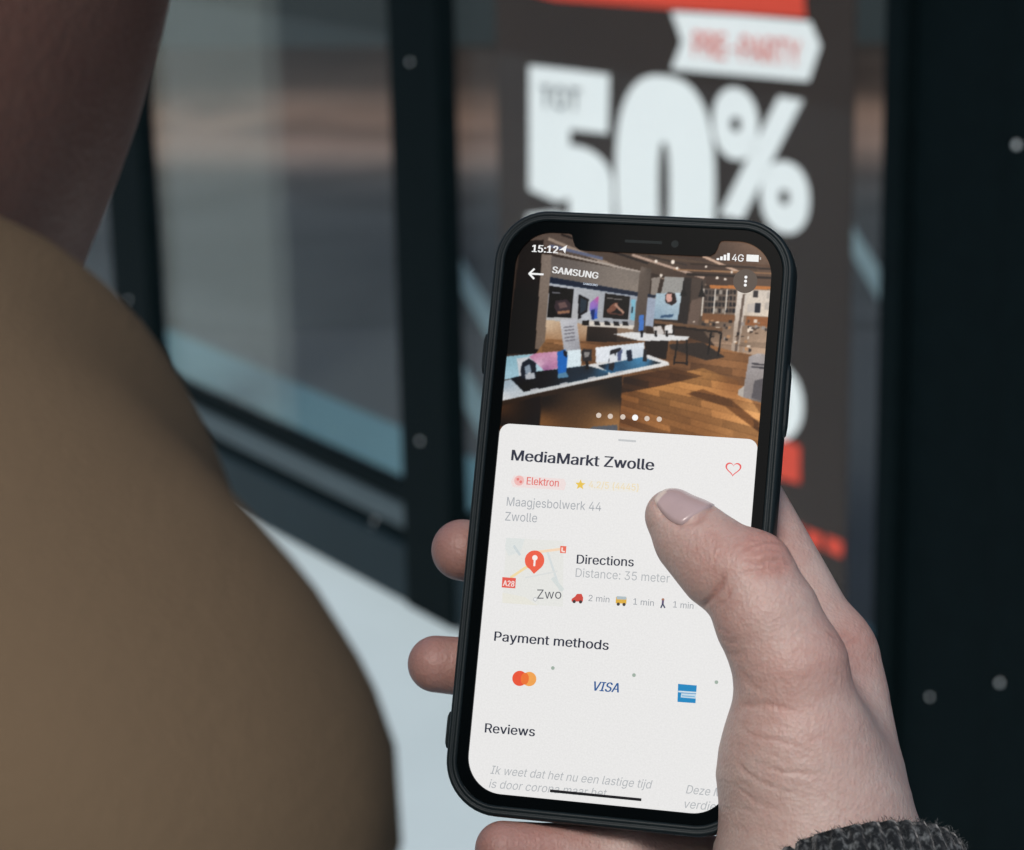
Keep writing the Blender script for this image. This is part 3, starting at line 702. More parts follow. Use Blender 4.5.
# status bar and page marks
wh = (244, 244, 244)
pic.text('15:12', (531.5, 251.2), (557, 252.6), wh, 0.03, cap=7.2)
pic.poly([(558.5, 249.5), (566.5, 244.5), (564.6, 252.8), (562.3, 249.4)], wh); pic.flush('location_arrow')
for k in range(4): pic.poly([(716.2 + k * 3.5, 259.4 + k * .15), (718.8 + k * 3.5, 259.5 + k * .15), (719 + k * 3.5, 257.6 - k * 1.7), (716.4 + k * 3.5, 257.5 - k * 1.7)], wh); pic.flush('signal_bar')
pic.text('4G', (731.6, 260.4), (743, 261), wh, 0.01, cap=7.0)
pic.poly([(746.4, 253.9), (758.6, 254.5), (758.2, 261.3), (746, 260.7)], (240, 240, 238)); pic.poly([(759.6, 256.6), (760.8, 256.7), (760.7, 259.2), (759.5, 259.1)], (190, 186, 182)); pic.flush('battery_icon')
pic.line((528.5, 273), (543, 273.9), 1.9, wh); pic.line((528.4, 273.3), (534, 268.2), 1.9, wh); pic.line((528.4, 272.8), (533.6, 278.4), 1.9, wh); pic.flush('back_arrow')
pic.disc(745, 280.6, 12, (86, 75, 67))
for k in range(3): pic.disc(745.6 - k * .3, 276.6 + k * 4, 1.5, wh, n=12)
pic.flush('menu_button')
for k, (x, y) in enumerate(((367, 667), (403, 670), (442, 672), (480, 674), (517, 677), (555, 679))):
    pic.disc(*Z1([(x, y)])[0], 3.0 if k == 3 else 2.6, (250, 250, 250) if k == 3 else (212, 196, 182), n=18); pic.flush('page_dot')

# --- the white page
pg = Layer(pic.z + 0.01, 0.0022)
tl = L(498.5, 423.3); tr_ = L(757.8, 438.6)
yt = (tl[1] + tr_[1]) / 2; rc = 2.4; card = [(-SW - 1, -SH - 1), (SW + 1, -SH - 1)]
card += [(SW - rc + rc * math.cos(t) - .0, yt - rc + rc * math.sin(t)) for t in np.linspace(0, math.pi / 2, 8)] + [(-SW + rc + rc * math.cos(t), yt - rc + rc * math.sin(t)) for t in np.linspace(math.pi / 2, math.pi, 8)]
card = [(-SW, -SH - 1), (SW, -SH - 1)] + card[2:]
pg.poly(card, (233, 232, 231), conv=False); pg.flush('page'); pg.part = 'text_line'; pg.z += 0.006
Z2 = lambda x, y: (460 + x / 3.103, 410 + y / 3.103)
Z3 = lambda x, y: (440 + x / 3.103, 600 + y / 3.103)
navy = (46, 50, 66); grey = (166, 170, 175); lgrey = (178, 181, 184)
pg.line(Z2(490, 92), Z2(545, 96), 2.0, (196, 198, 200)); pg.flush('drag_handle')
pg.text('MediaMarkt Zwolle', Z2(158, 155), Z2(599, 186), navy, 0.022, cap=10.6)
# heart outline
hc = L(*Z2(847, 182)); hp = []
for k in range(40):
    t = 2 * math.pi * k / 40; hp.append((hc[0] + 1.9 * (math.sin(t) ** 3), hc[1] + 0.1 + 1.85 * (13 * math.cos(t) - 5 * math.cos(2 * t) - 2 * math.cos(3 * t) - math.cos(4 * t)) / 16))
pg.poly(hp, (232, 98, 96), conv=False); pg.poly([(hc[0] + (x - hc[0]) * .8, hc[1] + (y - hc[1]) * .8) for x, y in hp], (233, 232, 231), conv=False); pg.flush('heart_icon')
pg.poly([Z2(166, 202), Z2(322, 213), Z2(328, 228), Z2(322, 248), Z2(162, 238), Z2(156, 222)], (238, 222, 220))
pg.disc(*Z2(182, 218), 5.0, (238, 186, 182)); pg.disc(*Z2(178, 214), 1.4, (228, 130, 126)); pg.disc(*Z2(187, 222), 1.4, (228, 130, 126)); pg.flush('category_badge')
pg.text('Elektron', Z2(205, 230), Z2(304, 237), (224, 112, 106), 0.012, cap=7.4)
pg.poly([Z2(352, 214), Z2(556, 228), Z2(556, 256), Z2(350, 244)], (234, 232, 227))
sc_ = L(*Z2(372, 231)); pg.poly([(sc_[0] + (1.3 if k % 2 == 0 else .58) * math.sin(k * math.pi / 5), sc_[1] + (1.3 if k % 2 == 0 else .58) * math.cos(k * math.pi / 5)) for k in range(10)], (232, 196, 84), conv=False); pg.flush('rating_badge')
pg.text('4.2/5 (4445)', Z2(398, 240), Z2(552, 250), (237, 220, 184), 0.008, cap=6.6)
pg.text('Maagjesbolwerk 44', Z2(143, 296), Z2(436, 313), grey, -0.004, cap=8.6)
pg.text('Zwolle', Z2(138, 342), Z2(237, 348), grey, -0.004, cap=8.6)
# map tile
pg.poly([Z2(142, 396), Z2(320, 406), Z2(318, 610), Z2(130, 598)], (229, 229, 225))
pg.poly([Z2(142, 396), Z2(200, 399), Z2(186, 440), Z2(150, 452), Z2(138, 430)], (222, 226, 224))
pg.poly([Z2(130, 566), Z2(200, 580), Z2(240, 606), Z2(130, 598)], (231, 229, 219))
for a_, b_, w_, c_ in (((165, 420), (185, 450), 2.5, (206, 214, 216)), ((270, 440), (310, 560), 2.2, (214, 220, 220)), ((200, 520), (300, 500), 1.5, (220, 222, 220)), ((155, 520), (218, 478), 2.6, (240, 218, 168)), ((240, 440), (318, 430), 2.6, (244, 216, 188)), ((285, 520), (318, 560), 4, (214, 220, 218))):
    pg.line(Z2(*a_), Z2(*b_), w_, c_)
pg.flush('map_tile')
pg.poly([Z2(130, 518), Z2(172, 521), Z2(170, 553), Z2(128, 550)], (226, 92, 80)); pg.flush('road_badge'); pg.text('A28', Z2(132, 545), Z2(166, 548), (244, 226, 222), 0.03, cap=5.6)
pg.poly([Z2(310, 421), Z2(329, 422), Z2(327, 444), Z2(309, 443)], (232, 112, 92)); pg.line(Z2(316, 426), Z2(315, 438), 1.4, (246, 226, 220)); pg.line(Z2(315, 438), Z2(324, 439), 1.4, (246, 226, 220)); pg.flush('road_badge')
pg.disc(*Z2(230, 466), 9.8, (236, 98, 74), n=30); pg.poly([Z2(209, 486), Z2(251, 488), Z2(228, 508)], (236, 98, 74))
pg.disc(*Z2(231, 458), 2.7, (246, 238, 234)); pg.line(Z2(231, 458), Z2(229, 484), 1.9, (246, 238, 234)); pg.flush('map_pin')
pg.disc(*Z2(232, 587), 2.2, (200, 202, 202)); pg.disc(*Z2(232, 587), 1.4, (236, 236, 236)); pg.flush('map_dot')
pg.text('Zwo', Z2(238, 585), Z2(313, 585), (92, 94, 100), 0.0, cap=9.0)
pg.text('Directions', Z2(361, 476), Z2(537, 485), (52, 56, 70), 0.015, cap=8.8)
pg.text('Distance: 35 meter', Z2(357, 517), Z2(649, 535), lgrey, -0.004, cap=8.4)
pg.poly([Z2(345, 586), Z2(356, 578), Z2(362, 570), Z2(376, 570), Z2(381, 582), Z2(380, 594), Z2(345, 594)], (206, 78, 68)); pg.disc(*Z2(353, 594), 1.6, (70, 56, 56)); pg.disc(*Z2(373, 595), 1.6, (70, 56, 56)); pg.flush('car_icon')
pg.poly([Z2(483, 580), Z2(516, 582), Z2(515, 601), Z2(482, 599)], (222, 176, 70)); pg.poly([Z2(485, 577), Z2(515, 579), Z2(515, 588), Z2(485, 587)], (176, 190, 196)); pg.disc(*Z2(490, 602), 1.6, (70, 66, 62)); pg.disc(*Z2(508, 603), 1.6, (70, 66, 62)); pg.flush('bus_icon')
pg.disc(*Z2(629, 588), 1.4, (170, 120, 100)); pg.line(Z2(629, 590), Z2(628, 602), 2.0, (96, 84, 116)); pg.line(Z2(628, 601), Z2(622, 614), 1.4, (70, 76, 100)); pg.line(Z2(628, 601), Z2(635, 614), 1.4, (70, 76, 100)); pg.flush('walker_icon')
for t_, a_, b_ in (('2 min', (397, 592), (462, 597)), ('1 min', (536, 603), (600, 608)), ('1 min', (660, 612), (723, 617))):
    pg.text(t_, Z2(*a_), Z2(*b_), (150, 154, 160), 0.0, cap=6.0)
pg.text('Payment methods', Z3(167, 126), Z3(521, 155), navy, 0.015, cap=9.2)
pg.disc(*Z3(276, 245), 7.0, (240, 164, 84)); pg.disc(*Z3(246, 243), 7.4, (232, 86, 58), n=30); pg.disc(*Z3(262, 244), 4.0, (236, 116, 56), ry=5.8); pg.flush('card_logo')
pg.text('VISA', Z3(476, 281), Z3(553, 287), (48, 92, 150), 0.02, 0.25, cap=9.0)
pg.poly([Z3(738, 260), Z3(796, 265), Z3(792, 320), Z3(736, 316)], (36, 136, 192)); pg.poly([Z3(738, 281), Z3(795, 285), Z3(794, 290), Z3(738, 286)], (206, 222, 232)); pg.poly([Z3(748, 289), Z3(794, 292), Z3(793, 306), Z3(746, 302)], (196, 216, 230)); pg.line(Z3(750, 297), Z3(790, 300), 1.0, (120, 176, 212)); pg.flush('card_logo')
for x, y in ((349, 211), (601, 233), (857, 255)): pg.disc(*Z3(x, y), 1.8, (160, 176, 164)); pg.flush('page_speck')
pg.text('Reviews', Z3(138, 411), Z3(292, 423), (52, 56, 70), 0.015, cap=9.0)
pg.text('Ik weet dat het nu een lastige tijd', Z3(155, 539), Z3(657, 586), lgrey, -0.006, 0.22, cap=8.0)
pg.text('is door corona maar het', Z3(150, 582), Z3(516, 613), lgrey, -0.006, 0.22, cap=8.0)
pg.text('Deze M', Z3(762, 600), Z3(876, 611), lgrey, -0.006, 0.22, cap=8.0)
pg.text('verdien', Z3(757, 645), Z3(874, 656), lgrey, -0.006, 0.22, cap=8.0)
pg.line(Z3(340, 592), Z3(624, 620), 2.7, (26, 27, 30))
pg.flush('home_bar')
print('display stack top', pg.z)

# ------------------------------------------------------------------ the hand
def pt(px, py, z, r): return (L(px, py, z), r)
thumb = [pt(672, 516, 8.4, 6.3), pt(695, 537, 9.6, 7.5), pt(722, 561, 11.0, 8.6), pt(747, 578, 12.0, 9.3), pt(766, 615, 11.5, 11.2), pt(791, 668, 10.0, 12.2), pt(799, 745, 5.0, 16.2), pt(822, 850, 0.0, 18.4)]
wr = L(818, 880, -13)
palm_rays = [[pt(830, 658, -22, 9.8), (wr, 20.0)], [pt(826, 692, -38, 10.0), (wr + [0, -4, -8], 19.0)], [pt(812, 730, -52, 9.6), (wr + [-2, -8, -14], 18.0)], [pt(796, 770, -62, 9.0), (wr + [-3, -12, -18], 16.0)]]
forearm = [(wr, 20.5), (wr + np.array([16, -44, 19]), 21.5), (wr + np.array([34, -90, 40]), 23.5)]
forearm2 = [(wr + [-2, -8, -10], 19.0), (wr + np.array([12, -54, 8]), 20.5), (wr + np.array([30, -96, 30]), 23.0)]
fingers = {
 'index': [pt(830, 658, -22, 10.2), pt(735, 478, -21, 8.8), pt(655, 408, -19.5, 7.8), pt(600, 362, -18.5, 6.6)],
 'middle': [pt(826, 692, -38, 10.0), pt(672, 590, -38, 9.2), pt(545, 562, -22, 8.0), pt(462, 550, -13, 7.5)],
 'ring': [pt(812, 730, -52, 9.6), pt(650, 690, -42, 8.8), pt(520, 672, -22, 7.6), pt(436, 664, -13, 6.9)],
 'little': [pt(796, 770, -62, 9.0), pt(735, 872, -44, 8.2), pt(620, 856, -14, 7.4), pt(503, 849, -2, 6.6)]}
def phone_box(p):
    q = np.abs(p - np.array([0, 0, -4.5])) - np.array([HW - 4.0, HH - 4.0, 5.3 - 4.0])
    return np.linalg.norm(np.maximum(q, 0), axis=1) + np.minimum(q.max(1), 0) - 4.0
knuck = [(L(760, 564, 13.2), 6.0), (L(834, 646, -21), 7.3)]
YK = L(800, 655, 0)[1]
def hand_sdf(p):
    pal = None
    for r in palm_rays:
        d = chain(p, r, 4.0); pal = d if pal is None else smin(pal, d, 9.0)
    fa = smin(chain(p, forearm, 6.0), chain(p, forearm2, 6.0), 8.0)
    pal = smin(pal, fa, 8.0)
    # web between thumb and index, and the heel of the thumb
    pal = smin(pal, cone(p, L(800, 660, -8), L(806, 760, -12), 8.5, 15.0), 9.0)
    pal = smin(pal, cone(p, L(846, 700, -22), L(848, 765, -20), 9.6, 12.0), 7.0)
    d = pal
    for k, f in fingers.items():
        d = np.minimum(d, smin(pal, chain(p, f, 2.5), 6.0))
    th = chain(p, thumb, 4.0)
    th = smin(th, np.linalg.norm(p - knuck[0][0], axis=1) - knuck[0][1], 5.0)
    # fleshy pad of the last joint
    th = smin(th, cone(p, L(688, 545, 8.0), L(714, 574, 9.5), 6.2, 7.0), 5.0)
    kk = np.clip(6.0 + (YK - p[:, 1]) * 0.55, 5.0, 22.0); d = smin(d, th, kk)
    d = smin(d, np.linalg.norm(p - knuck[1][0], axis=1) - knuck[1][1], 5.0)
    return smax(d, -phone_box(p) + 0.05, 1.2)
allp = np.array([c for ch in [thumb, forearm, forearm2] + palm_rays + list(fingers.values()) for c, r in ch])
HV, HQ = surface_nets(hand_sdf, allp.min(0) - 27, allp.max(0) + 27, 0.62)
# creases: px polylines with depth (mm) and width (mm); applied on the side that faces the viewer
Z4 = lambda x, y: (620 + x / 2.297, 480 + y / 2.297)
creases = [
 ([(70, 36), (82, 56), (104, 82), (138, 104), (178, 92), (216, 60), (226, 48)], .75, 1.3),
 ([(150, 310), (190, 288), (214, 266), (232, 236), (244, 205)], .9, 1.1), ([(222, 300), (246, 270), (258, 240)], .35, .9),
 ([(276, 172), (300, 148), (335, 136), (372, 142)], .6, .9), ([(280, 184), (320, 188), (360, 184), (388, 178)], .8, .8), ([(292, 200), (335, 206), (372, 204), (394, 198)], .65, .8), ([(300, 160), (340, 158), (378, 162)], .6, .7), ([(310, 222), (350, 226), (396, 216)], .22, .7),
 ([(268, 430), (300, 470), (340, 490)], .25, 1.5),
 ([(246, 540), (280, 520), (320, 514), (370, 520), (430, 545)], .40, 1.3), ([(262, 560), (310, 590), (370, 600), (420, 606)], .32, .8), ([(290, 640), (350, 668), (420, 676), (480, 680)], .36, .7), ([(252, 630), (286, 672), (350, 706), (440, 730)], .32, .7), ([(250, 690), (310, 740), (400, 770)], .22, .9), ([(300, 560), (360, 560), (420, 575)], .2, .7),
 ([(462, 345), (500, 360), (545, 352)], .25, .8), ([(470, 372), (520, 376), (560, 364)], .2, .7), ([(215, 330), (235, 350), (262, 352)], .2, .8), ([(222, 356), (250, 372), (280, 368)], .18, .8), ([(240, 395), (262, 402), (290, 396)], .18, .8)]
cr_ = random.Random(11)
for k in range(46):          # fine lines over the ball of the thumb
    x = cr_.uniform(235, 520); y = cr_.uniform(540, 800); ln = cr_.uniform(30, 110); sl_ = 0.32 + cr_.uniform(-.2, .2)
    creases.append(([(x, y), (x + ln * .5, y + ln * .5 * sl_ + cr_.uniform(-6, 6)), (x + ln, y + ln * sl_)], cr_.uniform(.06, .20), .75))
for k in range(34):          # and across the thumb above it
    x = cr_.uniform(225, 400); y = cr_.uniform(225, 470); ln = cr_.uniform(25, 80); sl_ = -0.25 + cr_.uniform(-.5, .5)
    creases.append(([(x, y), (x + ln * .5, y + ln * .5 * sl_ + cr_.uniform(-5, 5)), (x + ln, y + ln * sl_)], cr_.uniform(.05, .13), .75))
for k in range(16):
    x = cr_.uniform(275, 350); y = cr_.uniform(135, 220); ln = cr_.uniform(25, 55)
    creases.append(([(x, y), (x + ln * .5, y + cr_.uniform(-2, 5)), (x + ln, y + cr_.uniform(-6, 4))], cr_.uniform(.25, .55), .8))
hg = grad(hand_sdf, HV, 0.4); hg /= np.linalg.norm(hg, axis=1, keepdims=True)
camL = RP.T @ (-TP); vd = camL - HV; vd /= np.linalg.norm(vd, axis=1, keepdims=True)
face = np.clip((hg * vd).sum(1) * 2.5, 0, 1) * (HV[:, 2] > -30)
pxs = to_px(HV)
def pdist(pts, poly):
    d = np.full(len(pts), 1e9); poly = np.array(poly, float); tt = np.zeros(len(pts)); n = len(poly) - 1
    for i, (a, b) in enumerate(zip(poly[:-1], poly[1:])):
        ba = b - a; t = np.clip(((pts - a) @ ba) / (ba @ ba), 0, 1); e = np.linalg.norm(pts - a - t[:, None] * ba, axis=1)
        m_ = e < d; d = np.where(m_, e, d); tt = np.where(m_, (i + t) / n, tt)
    return d, np.clip(np.minimum(tt, 1 - tt) * 3.5, 0, 1)
disp = np.zeros(len(HV)); red = np.zeros(len(HV))
jit = np.stack([np.sin(pxs[:, 1] * .21) + .6 * np.sin(pxs[:, 0] * .37 + 1), np.sin(pxs[:, 0] * .23) + .6 * np.sin(pxs[:, 1] * .31)], 1) * 0.7
for pl, dep, wd in creases:
    if dep < 1: dep *= 0.9; wd = max(0.5, wd * 0.6)
    dd, tap = pdist(pxs + jit, [Z4(*q) for q in pl]); dd = dd / 4.2
    e = np.exp(-(dd / wd) ** 2) * tap; disp = np.minimum(disp, -dep * e); red = np.maximum(red, e * min(1, dep * 1.8))
HV = HV + hg * (disp * face)[:, None]
# skin tone: redder knuckles, fingertips and creases
def blob(px, py, r): return np.exp(-(((pxs - np.array([px, py])) / r) ** 2).sum(1))
redn = np.clip(0.8 * blob(765, 550, 34) + 0.5 * blob(700, 560, 34) + 1.0 * blob(440, 552, 60) + 1.0 * blob(420, 664, 60) + 1.0 * blob(500, 840, 80) + 0.55 * blob(862, 640, 40) + 0.35 * blob(800, 690, 60) + 0.3 * blob(730, 620, 30) + 0.4 * red * face, 0, 1)
hroot = ROTM.copy(); hb = RW @ wr / 1000 + TW; hroot.translation = hb.tolist()
HL = lambda V: (np.asarray(V, float) - wr) / 1000
def skin_mat(name, base_c, red_c, sc=1.0):
    m, t, b = base_mat(name)
    tc = N(t, 'ShaderNodeTexCoord'); at = N(t, 'ShaderNodeAttribute', attribute_name='red')
    n1 = N(t, 'ShaderNodeTexNoise', Scale=70.0 * sc, Detail=4.0); t.links.new(tc.outputs['Object'], n1.inputs['Vector'])
    n3 = N(t, 'ShaderNodeTexNoise', Scale=420.0 * sc, Detail=3.0); t.links.new(tc.outputs['Object'], n3.inputs['Vector'])
    a1 = N(t, 'ShaderNodeMath', operation='MULTIPLY_ADD'); a1.inputs[1].default_value = 0.9; a1.inputs[2].default_value = -0.48
    t.links.new(n1.outputs['Fac'], a1.inputs[0])
    a2 = N(t, 'ShaderNodeMath', operation='MULTIPLY_ADD'); a2.inputs[1].default_value = 0.6; t.links.new(n3.outputs['Fac'], a2.inputs[0]); t.links.new(a1.outputs[0], a2.inputs[2])
    a3 = N(t, 'ShaderNodeMath', operation='ADD', use_clamp=True); t.links.new(a2.outputs[0], a3.inputs[0]); t.links.new(at.outputs['Fac'], a3.inputs[1])
    mx = N(t, 'ShaderNodeMix', data_type='RGBA'); mx.inputs[6].default_value = (*base_c, 1); mx.inputs[7].default_value = (*red_c, 1)
    t.links.new(a3.outputs[0], mx.inputs[0]); t.links.new(mx.outputs[2], b.inputs['Base Color'])
    b.inputs['Roughness'].default_value = 0.5; b.inputs['Specular IOR Level'].default_value = 0.4
    b.inputs['Subsurface Weight'].default_value = 0.25; b.inputs['Subsurface Radius'].default_value = (1.0, 0.35, 0.2); b.inputs['Subsurface Scale'].default_value = 0.004
    # pores and fine crossed lines
    v1 = N(t, 'ShaderNodeTexVoronoi', Scale=1100.0 * sc); t.links.new(tc.outputs['Object'], v1.inputs['Vector'])
    mp = N(t, 'ShaderNodeMapping'); mp.inputs['Rotation'].default_value = (0.2, 0.3, 0.6); mp.inputs['Scale'].default_value = (900 * sc, 260 * sc, 500 * sc)
    t.links.new(tc.outputs['Object'], mp.inputs['Vector'])
    n2 = N(t, 'ShaderNodeTexNoise', Scale=1.0, Detail=4.0, Distortion=0.6); t.links.new(mp.outputs[0], n2.inputs['Vector'])
    s1 = N(t, 'ShaderNodeMath', operation='MULTIPLY_ADD'); s1.inputs[1].default_value = 1.6; t.links.new(n2.outputs['Fac'], s1.inputs[0]); t.links.new(v1.outputs['Distance'], s1.inputs[2])
    bp = N(t, 'ShaderNodeBump', Strength=0.58, Distance=0.0002); t.links.new(s1.outputs[0], bp.inputs['Height']); t.links.new(bp.outputs[0], b.inputs['Normal'])
    return m
M['skin'] = skin_mat('skin', (0.425, 0.335, 0.303), (0.345, 0.19, 0.162))
M['nail'] = mat('fingernail', (0.375, 0.285, 0.285), 0.22, 0.1, 300, spec=0.5)
_t = M['nail'].node_tree; _m = [n for n in _t.nodes if n.type == 'MIX'][0]; _x = N(_t, 'ShaderNodeMix', data_type='RGBA'); _a = N(_t, 'ShaderNodeAttribute', attribute_name='free')
_x.inputs[7].default_value = (0.56, 0.47, 0.42, 1); _t.links.new(_a.outputs['Fac'], _x.inputs[0]); _t.links.new(_m.outputs[2], _x.inputs[6]); _t.links.new(_x.outputs[2], _t.nodes['Principled BSDF'].inputs['Base Color'])
holder = tag(empty('person', mat=hroot), 'right hand gripping the phone, thumb on the screen, dark knitted cuff', 'hand')
hand = mesh('hand', HL(HV), HQ, M['skin'], holder, smooth=True)
at = hand.data.attributes.new('red', 'FLOAT', 'POINT'); at.data.foreach_set('value', redn)

def nail(c0, c1, dors, length, half, back=0.0, name='fingernail'):
    """nail plate laid on the finger from its axis: c0 tip centre, c1 towards the joint"""
    ax = c1 - c0; ax /= np.linalg.norm(ax); D = dors - (dors @ ax) * ax; D /= np.linalg.norm(D); Bn = np.cross(ax, D)
    nu, nv = 22, 22; V = []; 
    us = np.linspace(-1, 1, nu); vs = np.linspace(-1, 1, nv)
    O = []; Dr = []; H = []
    for v in vs:
        for u in us:
            # squircle map of the square to a rounded plate
            uu = u * math.sqrt(1 - 0.30 * v * v); vv = v * math.sqrt(1 - 0.30 * u * u)
            ph = math.radians(half) * uu; O.append(c0 + ax * (back + vv * length / 2)); Dr.append(math.cos(ph) * D + math.sin(ph) * Bn)
            e = max(abs(u), abs(v)); H.append(0.28 if e < 0.93 else -0.45)
    O = np.array(O); Dr = np.array(Dr); H = np.array(H)
    t = np.full(len(O), 14.0)
    for _ in range(40): t -= np.clip(hand_sdf(O + Dr * t[:, None]), -2, 2) * 0.8
    tg = t.reshape(nv, nu).copy()
    for _ in range(3):       # a nail is stiffer than the flesh: even it out
        tp = np.pad(tg, 1, 'edge'); tg = (tp[:-2, 1:-1] + tp[2:, 1:-1] + tp[1:-1, :-2] + tp[1:-1, 2:] + 4 * tg) / 8
    V = O + Dr * (np.maximum(tg.ravel(), t - .1) + H)[:, None]
    Fc = [(j * nu + i, j * nu + i + 1, (j + 1) * nu + i + 1, (j + 1) * nu + i) for j in range(nv - 1) for i in range(nu - 1)]
    o = mesh(name, HL(V), Fc, M['nail'], hand, smooth=True)
    E_ = np.array([1.0 if v < -0.72 + 0.12 * u * u else 0.0 for v in vs for u in us])
    a_ = o.data.attributes.new('free', 'FLOAT', 'POINT'); a_.data.foreach_set('value', E_)
    return o
def dvec(a): return np.asarray(a, float)
tipc, t1 = thumb[0][0], thumb[2][0]
axp = (t1 - tipc); axp /= np.linalg.norm(axp)
inpl = np.array([-axp[1], axp[0], 0]); inpl = inpl if inpl[1] > 0 else -inpl
dd_ = math.cos(math.radians(41)) * inpl + math.sin(math.radians(41)) * np.array([0, 0, 1.0])
nail(tipc, t1, dd_, 12.4, 58, back=0.9)
for f, dv in (('middle', (-.3, .2, -1)), ('ring', (-.3, .2, -1)), ('little', (-.2, -.8, -.5)), ('index', (0, 0, -1))):
    nail(fingers[f][3][0], fingers[f][2][0], dvec(dv), 11.0, 60, back=1.0)

# knitted sleeve
def knit_mat():
    m, t, b = base_mat('marled_knit')
    tc = N(t, 'ShaderNodeTexCoord')
    mp = N(t, 'ShaderNodeMapping'); mp.inputs['Rotation'].default_value = (0.3, 0.2, 0.35); mp.inputs['Scale'].default_value = (800, 480, 800); t.links.new(tc.outputs['Object'], mp.inputs['Vector'])
    n1 = N(t, 'ShaderNodeTexNoise', Scale=1.0, Detail=3.0); t.links.new(mp.outputs[0], n1.inputs['Vector'])
    cr = N(t, 'ShaderNodeValToRGB'); cr.color_ramp.elements[0].position = 0.5; cr.color_ramp.elements[1].position = 0.72
    cr.color_ramp.elements[0].color = (0.008, 0.010, 0.012, 1); cr.color_ramp.elements[1].color = (0.10, 0.11, 0.115, 1)
    t.links.new(n1.outputs['Fac'], cr.inputs[0]); t.links.new(cr.outputs[0], b.inputs['Base Color'])
    b.inputs['Roughness'].default_value = 0.95; b.inputs['Specular IOR Level'].default_value = 0.1; b.inputs['Sheen Weight'].default_value = 0.2
    v = N(t, 'ShaderNodeTexVoronoi', Scale=700.0); t.links.new(tc.outputs['Object'], v.inputs['Vector'])
    bp = N(t, 'ShaderNodeBump', Strength=0.8, Distance=0.0006); t.links.new(v.outputs['Distance'], bp.inputs['Height']); t.links.new(bp.outputs[0], b.inputs['Normal'])
    return m
M['knit'] = knit_mat(); M['fibre'] = mat('wool_fibre', (0.045, 0.05, 0.052), 0.95, 0.4, 300, spec=0.1)
def tube(path, radii, n, rib=0.0, nrib=0, zsc=1.12):
    path = np.array(path, float); V = []; Fc = []
    for i, (c, r) in enumerate(zip(path, radii)):
        d = path[min(i + 1, len(path) - 1)] - path[max(i - 1, 0)]; d /= np.linalg.norm(d)
        a = np.cross(d, [0, 0, 1.0]); a /= np.linalg.norm(a); b = np.cross(a, d)
        for k in range(n):
            t = 2 * math.pi * k / n; rr_ = r + rib * (abs(math.sin(t * nrib / 2)) - 0.5) + .25 * math.sin(3 * t + i * .4)
            V.append(c + rr_ * (math.cos(t) * a + zsc * math.sin(t) * b))
    for i in range(len(path) - 1):
        for k in range(n): Fc.append((i * n + k, i * n + (k + 1) % n, (i + 1) * n + (k + 1) % n, (i + 1) * n + k))
    return V, Fc
c0 = L(850, 872, -6); ad = np.array([0.345, -0.87, 0.35]); ad /= np.linalg.norm(ad)
path = [c0 + ad * 5, c0 + ad * 2.2, c0 + ad * 0.6, c0, c0 + ad * 0.5]; rad = [23.2, 23.5, 24.2, 25.0, 26.0]
for k in range(1, 40): path.append(c0 + ad * (0.5 + k * 1.6)); rad.append(26.4 + 0.35 * math.sin(k * .5) - .2 * math.cos(k * .9))
V, Fc = tube(path, rad, 240, 1.3, 40)
slv = mesh('cuff', HL(V), Fc, M['knit'], holder, smooth=True)
fz = random.Random(8); FV = []; FF = []; CV = np.array(V)          # loose fibres on the knit
for k in range(5200):
    j = fz.randrange(2, 30) * 240 + fz.randrange(240) if k % 3 else fz.randrange(3, 7) * 240 + fz.randrange(240)
    p0 = CV[j]; nr_ = p0 - np.array(path[j // 240]); nr_ /= np.linalg.norm(nr_)
    dr = nr_ * fz.uniform(.3, 1) + np.array([fz.uniform(-1, 1), fz.uniform(-1, 1), fz.uniform(-1, 1)]) * .9; dr /= np.linalg.norm(dr)
    sd_ = np.cross(dr, nr_ + .01); sd_ /= np.linalg.norm(sd_); ln = fz.uniform(.6, 1.9); o = len(FV)
    FV += [p0 - sd_ * .05, p0 + sd_ * .05, p0 + dr * ln * .6 + sd_ * .04 + nr_ * .1, p0 + dr * ln + nr_ * fz.uniform(-.3, .2)]; FF += [(o, o + 1, o + 2), (o, o + 2, o + 3)]
fuzz = mesh('fuzz', HL(FV), FF, M['fibre'], slv); tag(fuzz, kind='stuff')
e1 = path[-1]; path2 = []; rad2 = []
elbow = e1 + ad * 190 + np.array([0, 0, 40]); sh = elbow + np.array([30, 180, 250.0])
for t in np.linspace(0, 1, 40):
    p_ = (1 - t) ** 2 * (e1 - ad * 12) + 2 * t * (1 - t) * elbow * 1.0 + t * t * sh; path2.append(p_); rad2.append(30 + 26 * min(1, t * 1.5) + .8 * math.sin(t * 30))
V, Fc = tube(path2, rad2, 96, 0.6, 40)
nn = 96; Fc.append([(len(path2) - 1) * nn + k for k in range(nn)]); Fc.append(list(range(nn))[::-1])
mesh('sleeve', HL(V), Fc, M['knit'], holder, smooth=True)

